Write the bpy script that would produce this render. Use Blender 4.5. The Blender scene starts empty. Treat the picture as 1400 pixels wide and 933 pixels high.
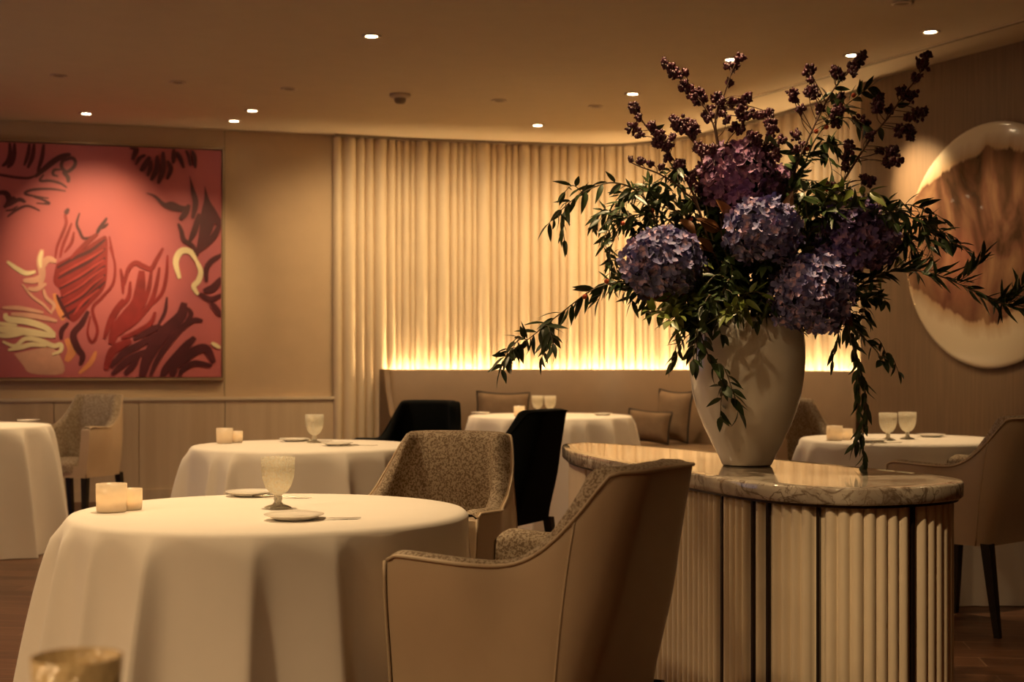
import bpy, math, random
from mathutils import Vector, Matrix
PI = math.pi
R = random.Random(7)
scene = bpy.context.scene
COL = scene.collection
CAMZ, F, HY = 1.13, 2000.0, 495.0
CEIL = 3.05

def P(px, py, d):
    return Vector(((px - 700) / F * d, d, CAMZ + (HY - py) / F * d))

# ------------------------------------------------------------ materials
def new_mat(name):
    m = bpy.data.materials.new(name); m.use_nodes = True
    nt = m.node_tree
    return m, nt, nt.nodes['Principled BSDF'] if 'Principled BSDF' in nt.nodes else nt.nodes.new('ShaderNodeBsdfPrincipled')

def N(nt, t, **kw):
    n = nt.nodes.new(t)
    for k, v in kw.items():
        if k in n.inputs: n.inputs[k].default_value = v
        else: setattr(n, k, v)
    return n

def simple(name, col, rough=.6, metal=0, var=.06, vscale=6, bump=0, bscale=200, spec=.5, coat=0, sheen=0):
    m, nt, b = new_mat(name)
    L = nt.links.new
    b.inputs['Roughness'].default_value = rough
    b.inputs['Metallic'].default_value = metal
    b.inputs['Specular IOR Level'].default_value = spec
    b.inputs['Coat Weight'].default_value = coat
    b.inputs['Coat Roughness'].default_value = .05
    b.inputs['Sheen Weight'].default_value = sheen
    tc = N(nt, 'ShaderNodeTexCoord')
    no = N(nt, 'ShaderNodeTexNoise'); no.inputs['Scale'].default_value = vscale; no.inputs['Detail'].default_value = 4
    L(tc.outputs['Object'], no.inputs['Vector'])
    r = N(nt, 'ShaderNodeValToRGB')
    r.color_ramp.elements[0].position = .3; r.color_ramp.elements[1].position = .7
    r.color_ramp.elements[0].color = (*[c * (1 - var) for c in col], 1)
    r.color_ramp.elements[1].color = (*[min(1, c * (1 + var)) for c in col], 1)
    L(no.outputs['Fac'], r.inputs['Fac']); L(r.outputs['Color'], b.inputs['Base Color'])
    if bump:
        n2 = N(nt, 'ShaderNodeTexNoise'); n2.inputs['Scale'].default_value = bscale
        L(tc.outputs['Object'], n2.inputs['Vector'])
        bu = N(nt, 'ShaderNodeBump'); bu.inputs['Strength'].default_value = bump; bu.inputs['Distance'].default_value = .002
        L(n2.outputs['Fac'], bu.inputs['Height']); L(bu.outputs['Normal'], b.inputs['Normal'])
    return m

def emit(name, col, strength):
    m = bpy.data.materials.new(name); m.use_nodes = True
    nt = m.node_tree; nt.nodes.clear()
    e = nt.nodes.new('ShaderNodeEmission'); e.inputs[0].default_value = (*col, 1); e.inputs[1].default_value = strength
    o = nt.nodes.new('ShaderNodeOutputMaterial'); nt.links.new(e.outputs[0], o.inputs[0])
    return m

WARM = (1.0, .665, .33)
M = {}
M['ceiling'] = simple('ceiling_paint', (.58, .49, .35), .85, var=.02)
M['wall_paint'] = simple('wall_paint', (.60, .46, .30), .8, var=.03, bump=.1, bscale=300)
M['flute'] = simple('flute_plaster', (.72, .60, .43), .5, var=.03)
M['rail'] = simple('cap_rail', (.75, .66, .5), .4, var=.02)
M['trimdark'] = simple('trim_dark', (.16, .12, .08), .5)
M['cloth'] = simple('table_linen', (.88, .83, .76), .85, var=.02, bump=.15, bscale=900, sheen=.15)
M['leather'] = simple('tan_leather', (.60, .46, .315), .48, var=.05, bump=.12, bscale=260)
M['piping'] = simple('piping_leather', (.62, .49, .34), .45)
M['black_velvet'] = simple('black_velvet', (.004, .006, .007), .9, var=.2, spec=.15)
M['darkwood'] = simple('dark_leg_wood', (.015, .012, .01), .35)
M['banquette'] = simple('banquette_leather', (.175, .115, .07), .6, var=.05, bump=.2, bscale=90)
M['cushion'] = simple('cushion_linen', (.20, .135, .085), .85, var=.12, vscale=14, bump=.2, bscale=400)
M['cushion_dark'] = simple('cushion_velvet', (.012, .01, .012), .8)
M['vase'] = simple('vase_glaze', (.90, .84, .74), .22, var=.01, coat=.6)
M['plate'] = simple('plate_china', (.86, .82, .76), .2, var=.01, coat=.3)
M['steel'] = simple('cutlery_steel', (.55, .5, .42), .25, metal=1)
M['bronze'] = simple('bronze_strip', (.05, .035, .025), .3, metal=.7)
M['brass'] = simple('brass_edge', (.45, .33, .2), .35, metal=.9)
M['console'] = simple('console_lacquer', (.80, .68, .51), .38, var=.04)
M['frame'] = simple('frame_gilt', (.42, .31, .19), .45, metal=.3)
M['lampring'] = simple('lamp_ring', (.5, .41, .3), .5)
M['lampdark'] = simple('lamp_recess', (.18, .13, .09), .6)
M["lampglow"] = emit("lamp_glow", (1.0, .76, .46), 22)
M['led'] = emit('led_glow', (1.0, .64, .30), 150)
M['flame'] = emit('flame_glow', (1.0, .66, .32), 45)
M['wax'] = simple('candle_wax', (.85, .75, .6), .5)
M['stem'] = simple('stem_green', (.10, .075, .03), .6)
M['twig'] = simple('twig_brown', (.10, .05, .03), .7)
M['leaf'] = simple('leaf_green', (.040, .066, .020), .38, var=.35, vscale=9)
M['leaf2'] = simple('leaf_fresh', (.16, .20, .04), .38, var=.35, vscale=12)
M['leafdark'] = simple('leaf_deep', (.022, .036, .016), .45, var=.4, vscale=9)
M['magnolia'] = simple('magnolia_brown', (.20, .085, .03), .4, var=.3, vscale=12)
M['berry'] = simple('berry_burgundy', (.065, .010, .022), .5, var=.5, vscale=50)
M['hip'] = simple('rose_hip', (.55, .09, .04), .3)
M['handle'] = simple('steel_bracket', (.3, .27, .22), .3, metal=.8)

def hydrangea_mat(name, a, b_, c):
    m, nt, b = new_mat(name); L = nt.links.new
    tc = N(nt, 'ShaderNodeTexCoord')
    no = N(nt, 'ShaderNodeTexNoise'); no.inputs['Scale'].default_value = 38; no.inputs['Detail'].default_value = 2
    L(tc.outputs['Object'], no.inputs['Vector'])
    r = N(nt, 'ShaderNodeValToRGB'); e = r.color_ramp.elements
    e[0].position = .34; e[0].color = (*a, 1); e[1].position = .70; e[1].color = (*c, 1)
    k = e.new(.52); k.color = (*b_, 1)
    L(no.outputs['Fac'], r.inputs['Fac']); L(r.outputs['Color'], b.inputs['Base Color'])
    b.inputs['Roughness'].default_value = .6
    b.inputs['Sheen Weight'].default_value = .2
    return m
M['hyd_blue'] = hydrangea_mat('petal_blue', (.10, .105, .27), (.19, .175, .40), (.70, .44, .56))
M['hyd_plum'] = hydrangea_mat('petal_plum', (.13, .05, .15), (.25, .11, .24), (.52, .24, .34))
M['hyd_violet'] = hydrangea_mat('petal_violet', (.10, .075, .23), (.19, .12, .33), (.60, .34, .46))

def fabric_pattern():
    m, nt, b = new_mat('speckled_upholstery'); L = nt.links.new
    tc = N(nt, 'ShaderNodeTexCoord')
    no = N(nt, 'ShaderNodeTexNoise'); no.inputs['Scale'].default_value = 150; no.inputs['Detail'].default_value = 1.5
    no.inputs['Distortion'].default_value = .8
    L(tc.outputs['Object'], no.inputs['Vector'])
    r = N(nt, 'ShaderNodeValToRGB'); e = r.color_ramp.elements
    e[0].position = .44; e[0].color = (.22, .155, .10, 1); e[1].position = .55; e[1].color = (.50, .41, .30, 1)
    L(no.outputs['Fac'], r.inputs['Fac']); L(r.outputs['Color'], b.inputs['Base Color'])
    b.inputs['Roughness'].default_value = .85
    bu = N(nt, 'ShaderNodeBump'); bu.inputs['Strength'].default_value = .3; bu.inputs['Distance'].default_value = .002
    L(no.outputs['Fac'], bu.inputs['Height']); L(bu.outputs['Normal'], b.inputs['Normal'])
    return m
M['speckle'] = fabric_pattern()

def marble():
    m, nt, b = new_mat('marble_cream'); L = nt.links.new
    tc = N(nt, 'ShaderNodeTexCoord')
    def vein(scale, dist, w0, w1, det=5):
        n1 = N(nt, 'ShaderNodeTexNoise'); n1.inputs['Scale'].default_value = scale; n1.inputs['Detail'].default_value = det; n1.inputs['Distortion'].default_value = dist
        L(tc.outputs['Object'], n1.inputs['Vector'])
        s = N(nt, 'ShaderNodeMath', operation='SUBTRACT'); s.inputs[1].default_value = .5; L(n1.outputs['Fac'], s.inputs[0])
        ab = N(nt, 'ShaderNodeMath', operation='ABSOLUTE'); L(s.outputs[0], ab.inputs[0])
        mr = N(nt, 'ShaderNodeMapRange'); mr.inputs['From Min'].default_value = w0; mr.inputs['From Max'].default_value = w1; L(ab.outputs[0], mr.inputs['Value'])
        return mr.outputs[0]
    big = N(nt, 'ShaderNodeTexNoise'); big.inputs['Scale'].default_value = 6; big.inputs['Detail'].default_value = 6; L(tc.outputs['Object'], big.inputs['Vector'])
    r = N(nt, 'ShaderNodeValToRGB'); e = r.color_ramp.elements
    e[0].position = .40; e[0].color = (.36, .30, .24, 1); e[1].position = .56; e[1].color = (.64, .57, .47, 1)
    L(big.outputs['Fac'], r.inputs['Fac'])
    m1 = N(nt, 'ShaderNodeMix', data_type='RGBA'); m1.inputs[6].default_value = (.17, .12, .085, 1); L(vein(9, 1.2, .0, .035), m1.inputs[0]); L(r.outputs['Color'], m1.inputs[7])
    m2 = N(nt, 'ShaderNodeMix', data_type='RGBA'); m2.inputs[6].default_value = (.26, .2, .15, 1); L(vein(22, .8, .0, .02, 3), m2.inputs[0]); L(m1.outputs[2], m2.inputs[7])
    L(m2.outputs[2], b.inputs['Base Color'])
    b.inputs['Roughness'].default_value = .08
    b.inputs['Specular IOR Level'].default_value = .8
    return m
M['marble'] = marble()

def wood_floor():
    m, nt, b = new_mat('herringbone_floor'); L = nt.links.new
    tc = N(nt, 'ShaderNodeTexCoord')
    mp = N(nt, 'ShaderNodeMapping'); mp.inputs['Rotation'].default_value = (0, 0, .12)
    L(tc.outputs['Object'], mp.inputs['Vector'])
    br = N(nt, 'ShaderNodeTexBrick'); br.offset = .5
    br.inputs['Scale'].default_value = 1; br.inputs['Brick Width'].default_value = 1.1; br.inputs['Row Height'].default_value = .16
    br.inputs['Mortar Size'].default_value = .003
    br.inputs['Color1'].default_value = (.12, .052, .026, 1); br.inputs['Color2'].default_value = (.20, .09, .045, 1)
    br.inputs['Mortar'].default_value = (.34, .2, .12, 1)
    L(mp.outputs[0], br.inputs['Vector'])
    m2 = N(nt, 'ShaderNodeMapping'); m2.inputs['Scale'].default_value = (3, 26, 1)
    L(mp.outputs[0], m2.inputs['Vector'])
    no = N(nt, 'ShaderNodeTexNoise'); no.inputs['Scale'].default_value = 1.5; no.inputs['Detail'].default_value = 6; no.inputs['Distortion'].default_value = 1
    L(m2.outputs[0], no.inputs['Vector'])
    mx = N(nt, 'ShaderNodeMix', data_type='RGBA', blend_type='MULTIPLY'); mx.inputs[0].default_value = .8
    r = N(nt, 'ShaderNodeValToRGB'); r.color_ramp.elements[0].position = .3; r.color_ramp.elements[0].color = (.4, .4, .4, 1); r.color_ramp.elements[1].position = .7
    L(no.outputs['Fac'], r.inputs['Fac'])
    L(br.outputs['Color'], mx.inputs[6]); L(r.outputs['Color'], mx.inputs[7])
    L(mx.outputs[2], b.inputs['Base Color'])
    b.inputs['Roughness'].default_value = .42
    return m
M['floor'] = wood_floor()

def wallpaper(name, c1, c2, sc, rough=.7):
    m, nt, b = new_mat(name); L = nt.links.new
    tc = N(nt, 'ShaderNodeTexCoord')
    mp = N(nt, 'ShaderNodeMapping'); mp.inputs['Scale'].default_value = sc
    L(tc.outputs['Object'], mp.inputs['Vector'])
    no = N(nt, 'ShaderNodeTexNoise'); no.inputs['Scale'].default_value = 1; no.inputs['Detail'].default_value = 5
    L(mp.outputs[0], no.inputs['Vector'])
    r = N(nt, 'ShaderNodeValToRGB'); r.color_ramp.elements[0].position = .35; r.color_ramp.elements[1].position = .65
    r.color_ramp.elements[0].color = (*c1, 1); r.color_ramp.elements[1].color = (*c2, 1)
    L(no.outputs['Fac'], r.inputs['Fac']); L(r.outputs['Color'], b.inputs['Base Color'])
    b.inputs['Roughness'].default_value = rough
    return m
M['wallpaper'] = wallpaper('grasscloth', (.19, .125, .072), (.235, .155, .09), (60, 60, 2.2), .6)
M['wainscot'] = wallpaper('wainscot_veneer', (.60, .48, .33), (.68, .56, .40), (14, 14, .8), .5)
M['oak'] = wallpaper('pale_oak_flutes', (.60, .48, .34), (.70, .59, .43), (25, 25, 1.2), .42)

def goblet_mat():
    m = bpy.data.materials.new('pressed_glass'); m.use_nodes = True
    nt = m.node_tree; nt.nodes.clear(); L = nt.links.new
    tc = N(nt, 'ShaderNodeTexCoord')
    v = N(nt, 'ShaderNodeTexVoronoi'); v.inputs['Scale'].default_value = 190
    L(tc.outputs['Object'], v.inputs['Vector'])
    r = N(nt, 'ShaderNodeValToRGB'); e = r.color_ramp.elements
    e[0].position = .2; e[0].color = (1, 1, .95, 1); e[1].position = .8; e[1].color = (.97, .90, .76, 1)
    L(v.outputs['Distance'], r.inputs['Fac'])
    bu = N(nt, 'ShaderNodeBump'); bu.inputs['Strength'].default_value = .9; bu.inputs['Distance'].default_value = .003
    L(v.outputs['Distance'], bu.inputs['Height'])
    gl = N(nt, 'ShaderNodeBsdfGlass'); gl.inputs['Roughness'].default_value = .12; gl.inputs['IOR'].default_value = 1.3
    t = N(nt, 'ShaderNodeBsdfTranslucent'); d = N(nt, 'ShaderNodeBsdfDiffuse')
    for n in (gl, t, d): L(r.outputs['Color'], n.inputs[0]); L(bu.outputs['Normal'], n.inputs['Normal'])
    a = N(nt, 'ShaderNodeMixShader'); a.inputs[0].default_value = .35; L(t.outputs[0], a.inputs[1]); L(d.outputs[0], a.inputs[2])
    a2 = N(nt, 'ShaderNodeMixShader'); a2.inputs[0].default_value = .78; L(gl.outputs[0], a2.inputs[1]); L(a.outputs[0], a2.inputs[2])
    o = N(nt, 'ShaderNodeOutputMaterial'); L(a2.outputs[0], o.inputs[0])
    return m
M['goblet'] = goblet_mat()

def frosted(name, col):
    m = bpy.data.materials.new(name); m.use_nodes = True
    nt = m.node_tree; nt.nodes.clear(); L = nt.links.new
    tc = N(nt, 'ShaderNodeTexCoord'); no = N(nt, 'ShaderNodeTexNoise'); no.inputs['Scale'].default_value = 60
    L(tc.outputs['Object'], no.inputs['Vector'])
    r = N(nt, 'ShaderNodeValToRGB'); r.color_ramp.elements[0].color = (*[c * .93 for c in col], 1); r.color_ramp.elements[1].color = (*col, 1)
    L(no.outputs['Fac'], r.inputs['Fac'])
    t = N(nt, 'ShaderNodeBsdfTranslucent'); d = N(nt, 'ShaderNodeBsdfDiffuse'); g = N(nt, 'ShaderNodeBsdfGlossy')
    g.inputs['Roughness'].default_value = .3
    L(r.outputs['Color'], t.inputs[0]); L(r.outputs['Color'], d.inputs[0])
    a = N(nt, 'ShaderNodeMixShader'); a.inputs[0].default_value = .5
    L(t.outputs[0], a.inputs[1]); L(d.outputs[0], a.inputs[2])
    a2 = N(nt, 'ShaderNodeMixShader'); a2.inputs[0].default_value = .05
    L(a.outputs[0], a2.inputs[1]); L(g.outputs[0], a2.inputs[2])
    o = N(nt, 'ShaderNodeOutputMaterial'); L(a2.outputs[0], o.inputs[0])
    return m
M['frosted'] = frosted('frosted_glass', (.95, .86, .72))

def amber_glass():
    m, nt, b = new_mat('amber_glass')
    b.inputs['Base Color'].default_value = (1, .74, .40, 1)
    b.inputs['Transmission Weight'].default_value = .4; b.inputs['Roughness'].default_value = .2
    tc = N(nt, 'ShaderNodeTexCoord'); v = N(nt, 'ShaderNodeTexVoronoi'); v.inputs['Scale'].default_value = 130
    nt.links.new(tc.outputs['Object'], v.inputs['Vector'])
    bu = N(nt, 'ShaderNodeBump'); bu.inputs['Strength'].default_value = .8; bu.inputs['Distance'].default_value = .003
    nt.links.new(v.outputs['Distance'], bu.inputs['Height']); nt.links.new(bu.outputs['Normal'], b.inputs['Normal'])
    return m
M['amber'] = amber_glass()

def dish_mat():
    m, nt, b = new_mat('lacquer_dish'); L = nt.links.new
    tc = N(nt, 'ShaderNodeTexCoord')
    sep = N(nt, 'ShaderNodeSeparateXYZ')
    L(tc.outputs['Object'], sep.inputs[0])
    # local x = along wall, z = up. streaky noise, stretched vertically
    mp = N(nt, 'ShaderNodeMapping'); mp.inputs['Scale'].default_value = (5, 1, 1.6)
    L(tc.outputs['Object'], mp.inputs['Vector'])
    n1 = N(nt, 'ShaderNodeTexNoise'); n1.inputs['Scale'].default_value = 1.6; n1.inputs['Detail'].default_value = 6; n1.inputs['Distortion'].default_value = .6
    L(mp.outputs[0], n1.inputs['Vector'])
    def mth(op, a, b2=None):
        n = N(nt, 'ShaderNodeMath', operation=op)
        for i, v in enumerate((a, b2)):
            if v is None: continue
            if isinstance(v, (int, float)): n.inputs[i].default_value = v
            else: L(v, n.inputs[i])
        return n.outputs[0]
    nz = mth('MULTIPLY', mth('SUBTRACT', n1.outputs['Fac'], .5), .16)
    zc = mth('ABSOLUTE', mth('SUBTRACT', sep.outputs['Z'], .06))
    x2 = mth('MULTIPLY', mth('POWER', mth('ABSOLUTE', sep.outputs['X']), 1.4), .42)
    edge = mth('ADD', mth('ADD', zc, x2), nz)
    mask = N(nt, 'ShaderNodeMapRange'); mask.inputs['From Min'].default_value = .545; mask.inputs['From Max'].default_value = .525
    L(edge, mask.inputs['Value'])
    mask2 = N(nt, 'ShaderNodeMapRange'); mask2.inputs['From Min'].default_value = .64; mask2.inputs['From Max'].default_value = .55
    L(edge, mask2.inputs['Value'])
    n2 = N(nt, 'ShaderNodeTexNoise'); n2.inputs['Scale'].default_value = 2.6; n2.inputs['Detail'].default_value = 5; n2.inputs['Distortion'].default_value = 1.2
    mp2 = N(nt, 'ShaderNodeMapping'); mp2.inputs['Scale'].default_value = (1.2, 1, .6)
    L(tc.outputs['Object'], mp2.inputs['Vector']); L(mp2.outputs[0], n2.inputs['Vector'])
    r = N(nt, 'ShaderNodeValToRGB'); e = r.color_ramp.elements
    e[0].position = .38; e[0].color = (.09, .05, .03, 1); e[1].position = .66; e[1].color = (.44, .27, .15, 1)
    k = e.new(.50); k.color = (.24, .12, .075, 1)
    L(n2.outputs['Fac'], r.inputs['Fac'])
    mxa = N(nt, 'ShaderNodeMix', data_type='RGBA'); mxa.inputs[6].default_value = (.72, .63, .46, 1); mxa.inputs[7].default_value = (.5, .36, .22, 1)
    L(mask2.outputs[0], mxa.inputs[0])
    mx = N(nt, 'ShaderNodeMix', data_type='RGBA')
    L(mask.outputs[0], mx.inputs[0]); L(mxa.outputs[2], mx.inputs[6]); L(r.outputs['Color'], mx.inputs[7])
    L(mx.outputs[2], b.inputs['Base Color'])
    b.inputs['Roughness'].default_value = .16
    b.inputs['Coat Weight'].default_value = .6; b.inputs['Coat Roughness'].default_value = .04
    L(mth('MULTIPLY', mask.outputs[0], .45), b.inputs['Metallic'])
    return m
M['dish'] = dish_mat()

def canvas_mat():
    m, nt, b = new_mat('canvas_pink'); L = nt.links.new
    tc = N(nt, 'ShaderNodeTexCoord')
    no = N(nt, 'ShaderNodeTexNoise'); no.inputs['Scale'].default_value = 1.6; no.inputs['Detail'].default_value = 3
    L(tc.outputs['Object'], no.inputs['Vector'])
    r = N(nt, 'ShaderNodeValToRGB'); e = r.color_ramp.elements
    e[0].position = .3; e[0].color = (.46, .12, .15, 1); e[1].position = .7; e[1].color = (.56, .145, .15, 1)
    L(no.outputs['Fac'], r.inputs['Fac']); L(r.outputs['Color'], b.inputs['Base Color'])
    b.inputs['Roughness'].default_value = .6
    return m
M['canvas'] = canvas_mat()
M['pD'] = simple('paint_maroon', (.085, .012, .022), .5, var=.2)
M['pR'] = simple('paint_red', (.26, .022, .026), .5, var=.25)
M['pL'] = simple('paint_scarlet', (.45, .05, .05), .5, var=.2)
M['pC'] = simple('paint_cream', (.80, .68, .42), .6, var=.1)
M['pP'] = simple('paint_sand', (.66, .36, .27), .6, var=.15)
M['pO'] = simple('paint_orange', (.72, .28, .12), .6, var=.15)

# ------------------------------------------------------------ mesh builder
class MB:
    def __init__(s): s.v = []; s.f = []; s.m = []; s.sm = []
    def add(s, vs, fs, mi=0, smooth=True):
        o = len(s.v); s.v += [tuple(v) for v in vs]
        s.f += [tuple(i + o for i in f) for f in fs]; s.m += [mi] * len(fs); s.sm += [smooth] * len(fs)
    def box(s, lo, hi, mi=0, tf=None):
        x0, y0, z0 = lo; x1, y1, z1 = hi
        vs = [Vector(c) for c in ((x0,y0,z0),(x1,y0,z0),(x1,y1,z0),(x0,y1,z0),(x0,y0,z1),(x1,y0,z1),(x1,y1,z1),(x0,y1,z1))]
        if tf: vs = [tf(v) for v in vs]
        s.add(vs, [(0,3,2,1),(4,5,6,7),(0,1,5,4),(1,2,6,5),(2,3,7,6),(3,0,4,7)], mi, False)
    def grid(s, rows, closed_u=False, closed_v=False, mi=0, smooth=True, flip=False):
        nu, nv = len(rows), len(rows[0]); vs = [p for r in rows for p in r]; fs = []
        for i in range(nu if closed_u else nu - 1):
            for j in range(nv if closed_v else nv - 1):
                a, b, c, d = i*nv+j, i*nv+(j+1)%nv, ((i+1)%nu)*nv+(j+1)%nv, ((i+1)%nu)*nv+j
                fs.append((d, c, b, a) if flip else (a, b, c, d))
        s.add(vs, fs, mi, smooth)
    def lathe(s, prof, n=32, mi=0, c=(0,0,0), smooth=True):
        rows = [[(c[0]+r*math.cos(2*PI*k/n), c[1]+r*math.sin(2*PI*k/n), c[2]+z) for k in range(n)] for r, z in prof]
        s.grid(rows, closed_v=True, mi=mi, smooth=smooth)
    def tube(s, pts, rad, n=6, mi=0, closed=False, caps=True):
        pts = [Vector(p) for p in pts]; m = len(pts); rows = []
        up = Vector((0, 0, 1)); prev = None
        for i, p in enumerate(pts):
            if closed: t = pts[(i+1) % m] - pts[i-1]
            else: t = pts[min(i+1, m-1)] - pts[max(i-1, 0)]
            if t.length < 1e-9: t = Vector((0, 0, 1))
            t.normalize()
            if prev is None:
                a = t.cross(up)
                if a.length < .1: a = t.cross(Vector((1, 0, 0)))
            else: a = prev - t * prev.dot(t)
            if a.length < 1e-6: a = t.cross(Vector((0, 1, 0)))
            a.normalize(); prev = a; b = t.cross(a)
            r = rad(i / max(1, m-1)) if callable(rad) else rad
            rows.append([p + (a*math.cos(2*PI*k/n) + b*math.sin(2*PI*k/n)) * r for k in range(n)])
        o = len(s.v)
        s.grid(rows, closed_u=closed, closed_v=True, mi=mi)
        if caps and not closed:
            s.f.append(tuple(o + k for k in range(n))[::-1]); s.m.append(mi); s.sm.append(False)
            s.f.append(tuple(o + (m-1)*n + k for k in range(n))); s.m.append(mi); s.sm.append(False)
    def ball(s, c, r, nu=8, nv=6, mi=0, sc=(1,1,1)):
        rows = [[(c[0]+r*sc[0]*math.sin(PI*i/nv)*math.cos(2*PI*k/nu), c[1]+r*sc[1]*math.sin(PI*i/nv)*math.sin(2*PI*k/nu), c[2]+r*sc[2]*math.cos(PI*i/nv)) for k in range(nu)] for i in range(nv+1)]
        s.grid(rows, closed_v=True, mi=mi)
    def build(s, name, mats, parent=None, loc=None, rotz=0):
        me = bpy.data.meshes.new(name); me.from_pydata(s.v, [], s.f)
        if not isinstance(mats, (list, tuple)): mats = [mats]
        for m in mats: me.materials.append(m)
        me.polygons.foreach_set('material_index', s.m); me.polygons.foreach_set('use_smooth', s.sm)
        me.update()
        o = bpy.data.objects.new(name, me); COL.objects.link(o)
        if parent: o.parent = parent
        if loc is not None: o.location = loc
        o.rotation_euler[2] = rotz
        return o

def shift(mb, c):
    mb.v = [(v[0]-c[0], v[1]-c[1], v[2]-c[2]) for v in mb.v]; return mb

def tag(o, label, cat, group=None):
    o['label'] = label; o['category'] = cat
    if group: o['group'] = group
    return o
def struct(o): o['kind'] = 'structure'; return o
def empty(name, loc, rz=0, label='', cat='', group=None):
    o = bpy.data.objects.new(name, None); COL.objects.link(o); o.empty_display_size = .1
    o.location = loc; o.rotation_euler[2] = rz
    return tag(o, label, cat, group)
def copy_tree(o, parent=None):
    c = o.copy(); COL.objects.link(c); c.parent = parent
    for ch in [x for x in scene.objects if x.parent == o]: copy_tree(ch, c)
    return c
def place(o, loc, rz=0, label=None, group=None):
    o.location = loc; o.rotation_euler[2] = rz
    if label: o['label'] = label
    if group: o['group'] = group
    return o

def catmull(pts, k=8):
    pts = [Vector(p) for p in pts]
    if len(pts) == 2: return [pts[0].lerp(pts[1], i/k) for i in range(k+1)]
    out = []; q = [pts[0]*2-pts[1]] + pts + [pts[-1]*2-pts[-2]]
    for i in range(1, len(q)-2):
        a, b, c, d = q[i-1:i+3]
        for j in range(k):
            t = j/k
            out.append(.5*((2*b)+(c-a)*t+(2*a-5*b+4*c-d)*t*t+(3*b-a-3*c+d)*t**3))
    out.append(pts[-1]); return out

def resample(pts, step):
    out = [pts[0].copy()]; acc = 0
    for a, b in zip(pts, pts[1:]):
        L = (b-a).length
        if L < 1e-9: continue
        d = step - acc
        while d <= L:
            out.append(a.lerp(b, d/L)); d += step
        acc = L - (d - step)
    return out

# ------------------------------------------------------------ room shell
XL, YB = -6.2, -2.6
WLdir = Vector((2.58, .75, 0)).normalized()
WLp = Vector((-1.49, 12.39, 0))                   # right end of the left rear wall
WL0 = WLp - WLdir * ((WLp.x - XL) / WLdir.x)
WRdir = Vector((.441, -.897, 0)).normalized()
WRp = Vector((2.40, 10.07, 0))
WR1 = WRp + WRdir * ((WRp.y - YB) / -WRdir.y)

def wall(name, a, b, nin, th, mat, z0=0, z1=CEIL, off=0):
    a = Vector((a[0], a[1], 0)); b = Vector((b[0], b[1], 0)); nin = Vector((nin[0], nin[1], 0)).normalized()
    o = (a + b) / 2; ang = math.atan2((b-a).y, (b-a).x); Lh = (b-a).length/2
    left = Vector((-math.sin(ang), math.cos(ang), 0)); s = 1 if left.dot(nin) > 0 else -1
    mb = MB(); y0, y1 = sorted((off*s, (off-th)*s)); mb.box((-Lh, y0, z0), (Lh, y1, z1))
    w = mb.build(name, mat, loc=o, rotz=ang); return struct(w)

fl = MB(); fl.box((XL-.1, YB-.1, -.1), (WR1.x+.1, 13.4, 0)); struct(fl.build('floor', M['floor']))
ce = MB(); ce.box((XL-.1, YB-.1, CEIL), (WR1.x+.1, 13.4, CEIL+.1)); struct(ce.build('ceiling', M['ceiling']))
nL = Vector((WLdir.y, -WLdir.x, 0))              # into the room
wall('wall_left', WL0, WLp, nL, .15, M['wall_paint'])
nR = Vector((-.897, -.441, 0))
wall('wall_right', WRp, WR1, nR, .14, M['wallpaper'])
wall('wall_front', (XL, YB), (WR1.x, YB), (0, 1), .1, M['wall_paint'])
# side wall with a tall window far to the left, outside the picture
sw = MB()
wy0, wy1, wz0, wz1 = 6.2, 9.4, .3, 2.5
sw.box((XL-.1, YB, 0), (XL, wy0, CEIL)); sw.box((XL-.1, wy1, 0), (XL, WL0.y, CEIL))
sw.box((XL-.1, wy0, 0), (XL, wy1, wz0)); sw.box((XL-.1, wy0, wz1), (XL, wy1, CEIL))
struct(sw.build('wall_side', M['wall_paint']))
wf = MB()
for y in (wy0, (wy0+wy1)/2-.03, wy1-.06): wf.box((XL-.09, y, wz0), (XL-.02, y+.06, wz1))
wf.box((XL-.09, wy0, wz0), (XL-.02, wy1, wz0+.06)); wf.box((XL-.09, wy0, wz1-.06), (XL-.02, wy1, wz1))
struct(wf.build('window_1', M['rail']))

# fluted rear wall
curve_pts = [(-1.515, 12.36, 0), (-1.2, 12.48, 0), (-.88, 12.59, 0), (-.2, 12.76, 0), (.35, 12.88, 0), (.85, 12.94, 0), (1.2, 12.80, 0), (1.54, 12.48, 0), (1.79, 12.02, 0), (2.05, 11.45, 0), (2.3, 10.85, 0), (2.46, 10.42, 0), (2.57, 10.14, 0)]
cur = catmull(curve_pts, 30)
cum = [0]
for a, b in zip(cur, cur[1:]): cum.append(cum[-1] + (b-a).length)
CL = cum[-1]
def craw(s):
    s = max(0, min(CL-1e-6, s)); lo, hi = 0, len(cum)-1
    while hi-lo > 1:
        mid = (lo+hi)//2
        if cum[mid] <= s: lo = mid
        else: hi = mid
    return cur[lo].lerp(cur[lo+1], (s-cum[lo])/max(1e-9, cum[lo+1]-cum[lo]))
def cpoint(s, off=0):
    p = craw(s); d = (craw(s+.12) - craw(s-.12)).normalized()
    n = Vector((d.y, -d.x, 0))                    # towards the room
    return p + n*off
wid = [.083, .123, .077, .077, .117, .077, .052, .07, .046, .12, .07, .117, .068, .055, .074, .04, .123, .06, .09, .05, .075, .11]
rows_b = []; s = 0; k = 0
while s < CL - .03:
    w = wid[k % len(wid)] * (1 if k < 17 else R.uniform(.85, 1.1)); w = min(w, CL - s); k += 1
    for j in range(9):
        t = j/8 if j < 8 else .985
        t = .015 + .97*j/8
        rows_b.append((s + w*t, .004 + min(.046, .46*w)*math.sin(PI*j/8)**.6))
    rows_b.append((s + w, -.02)); s += w
mb = MB()
mb.grid([[(*cpoint(a, o).xy, z) for z in (0, CEIL-.02)] for a, o in rows_b])
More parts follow.
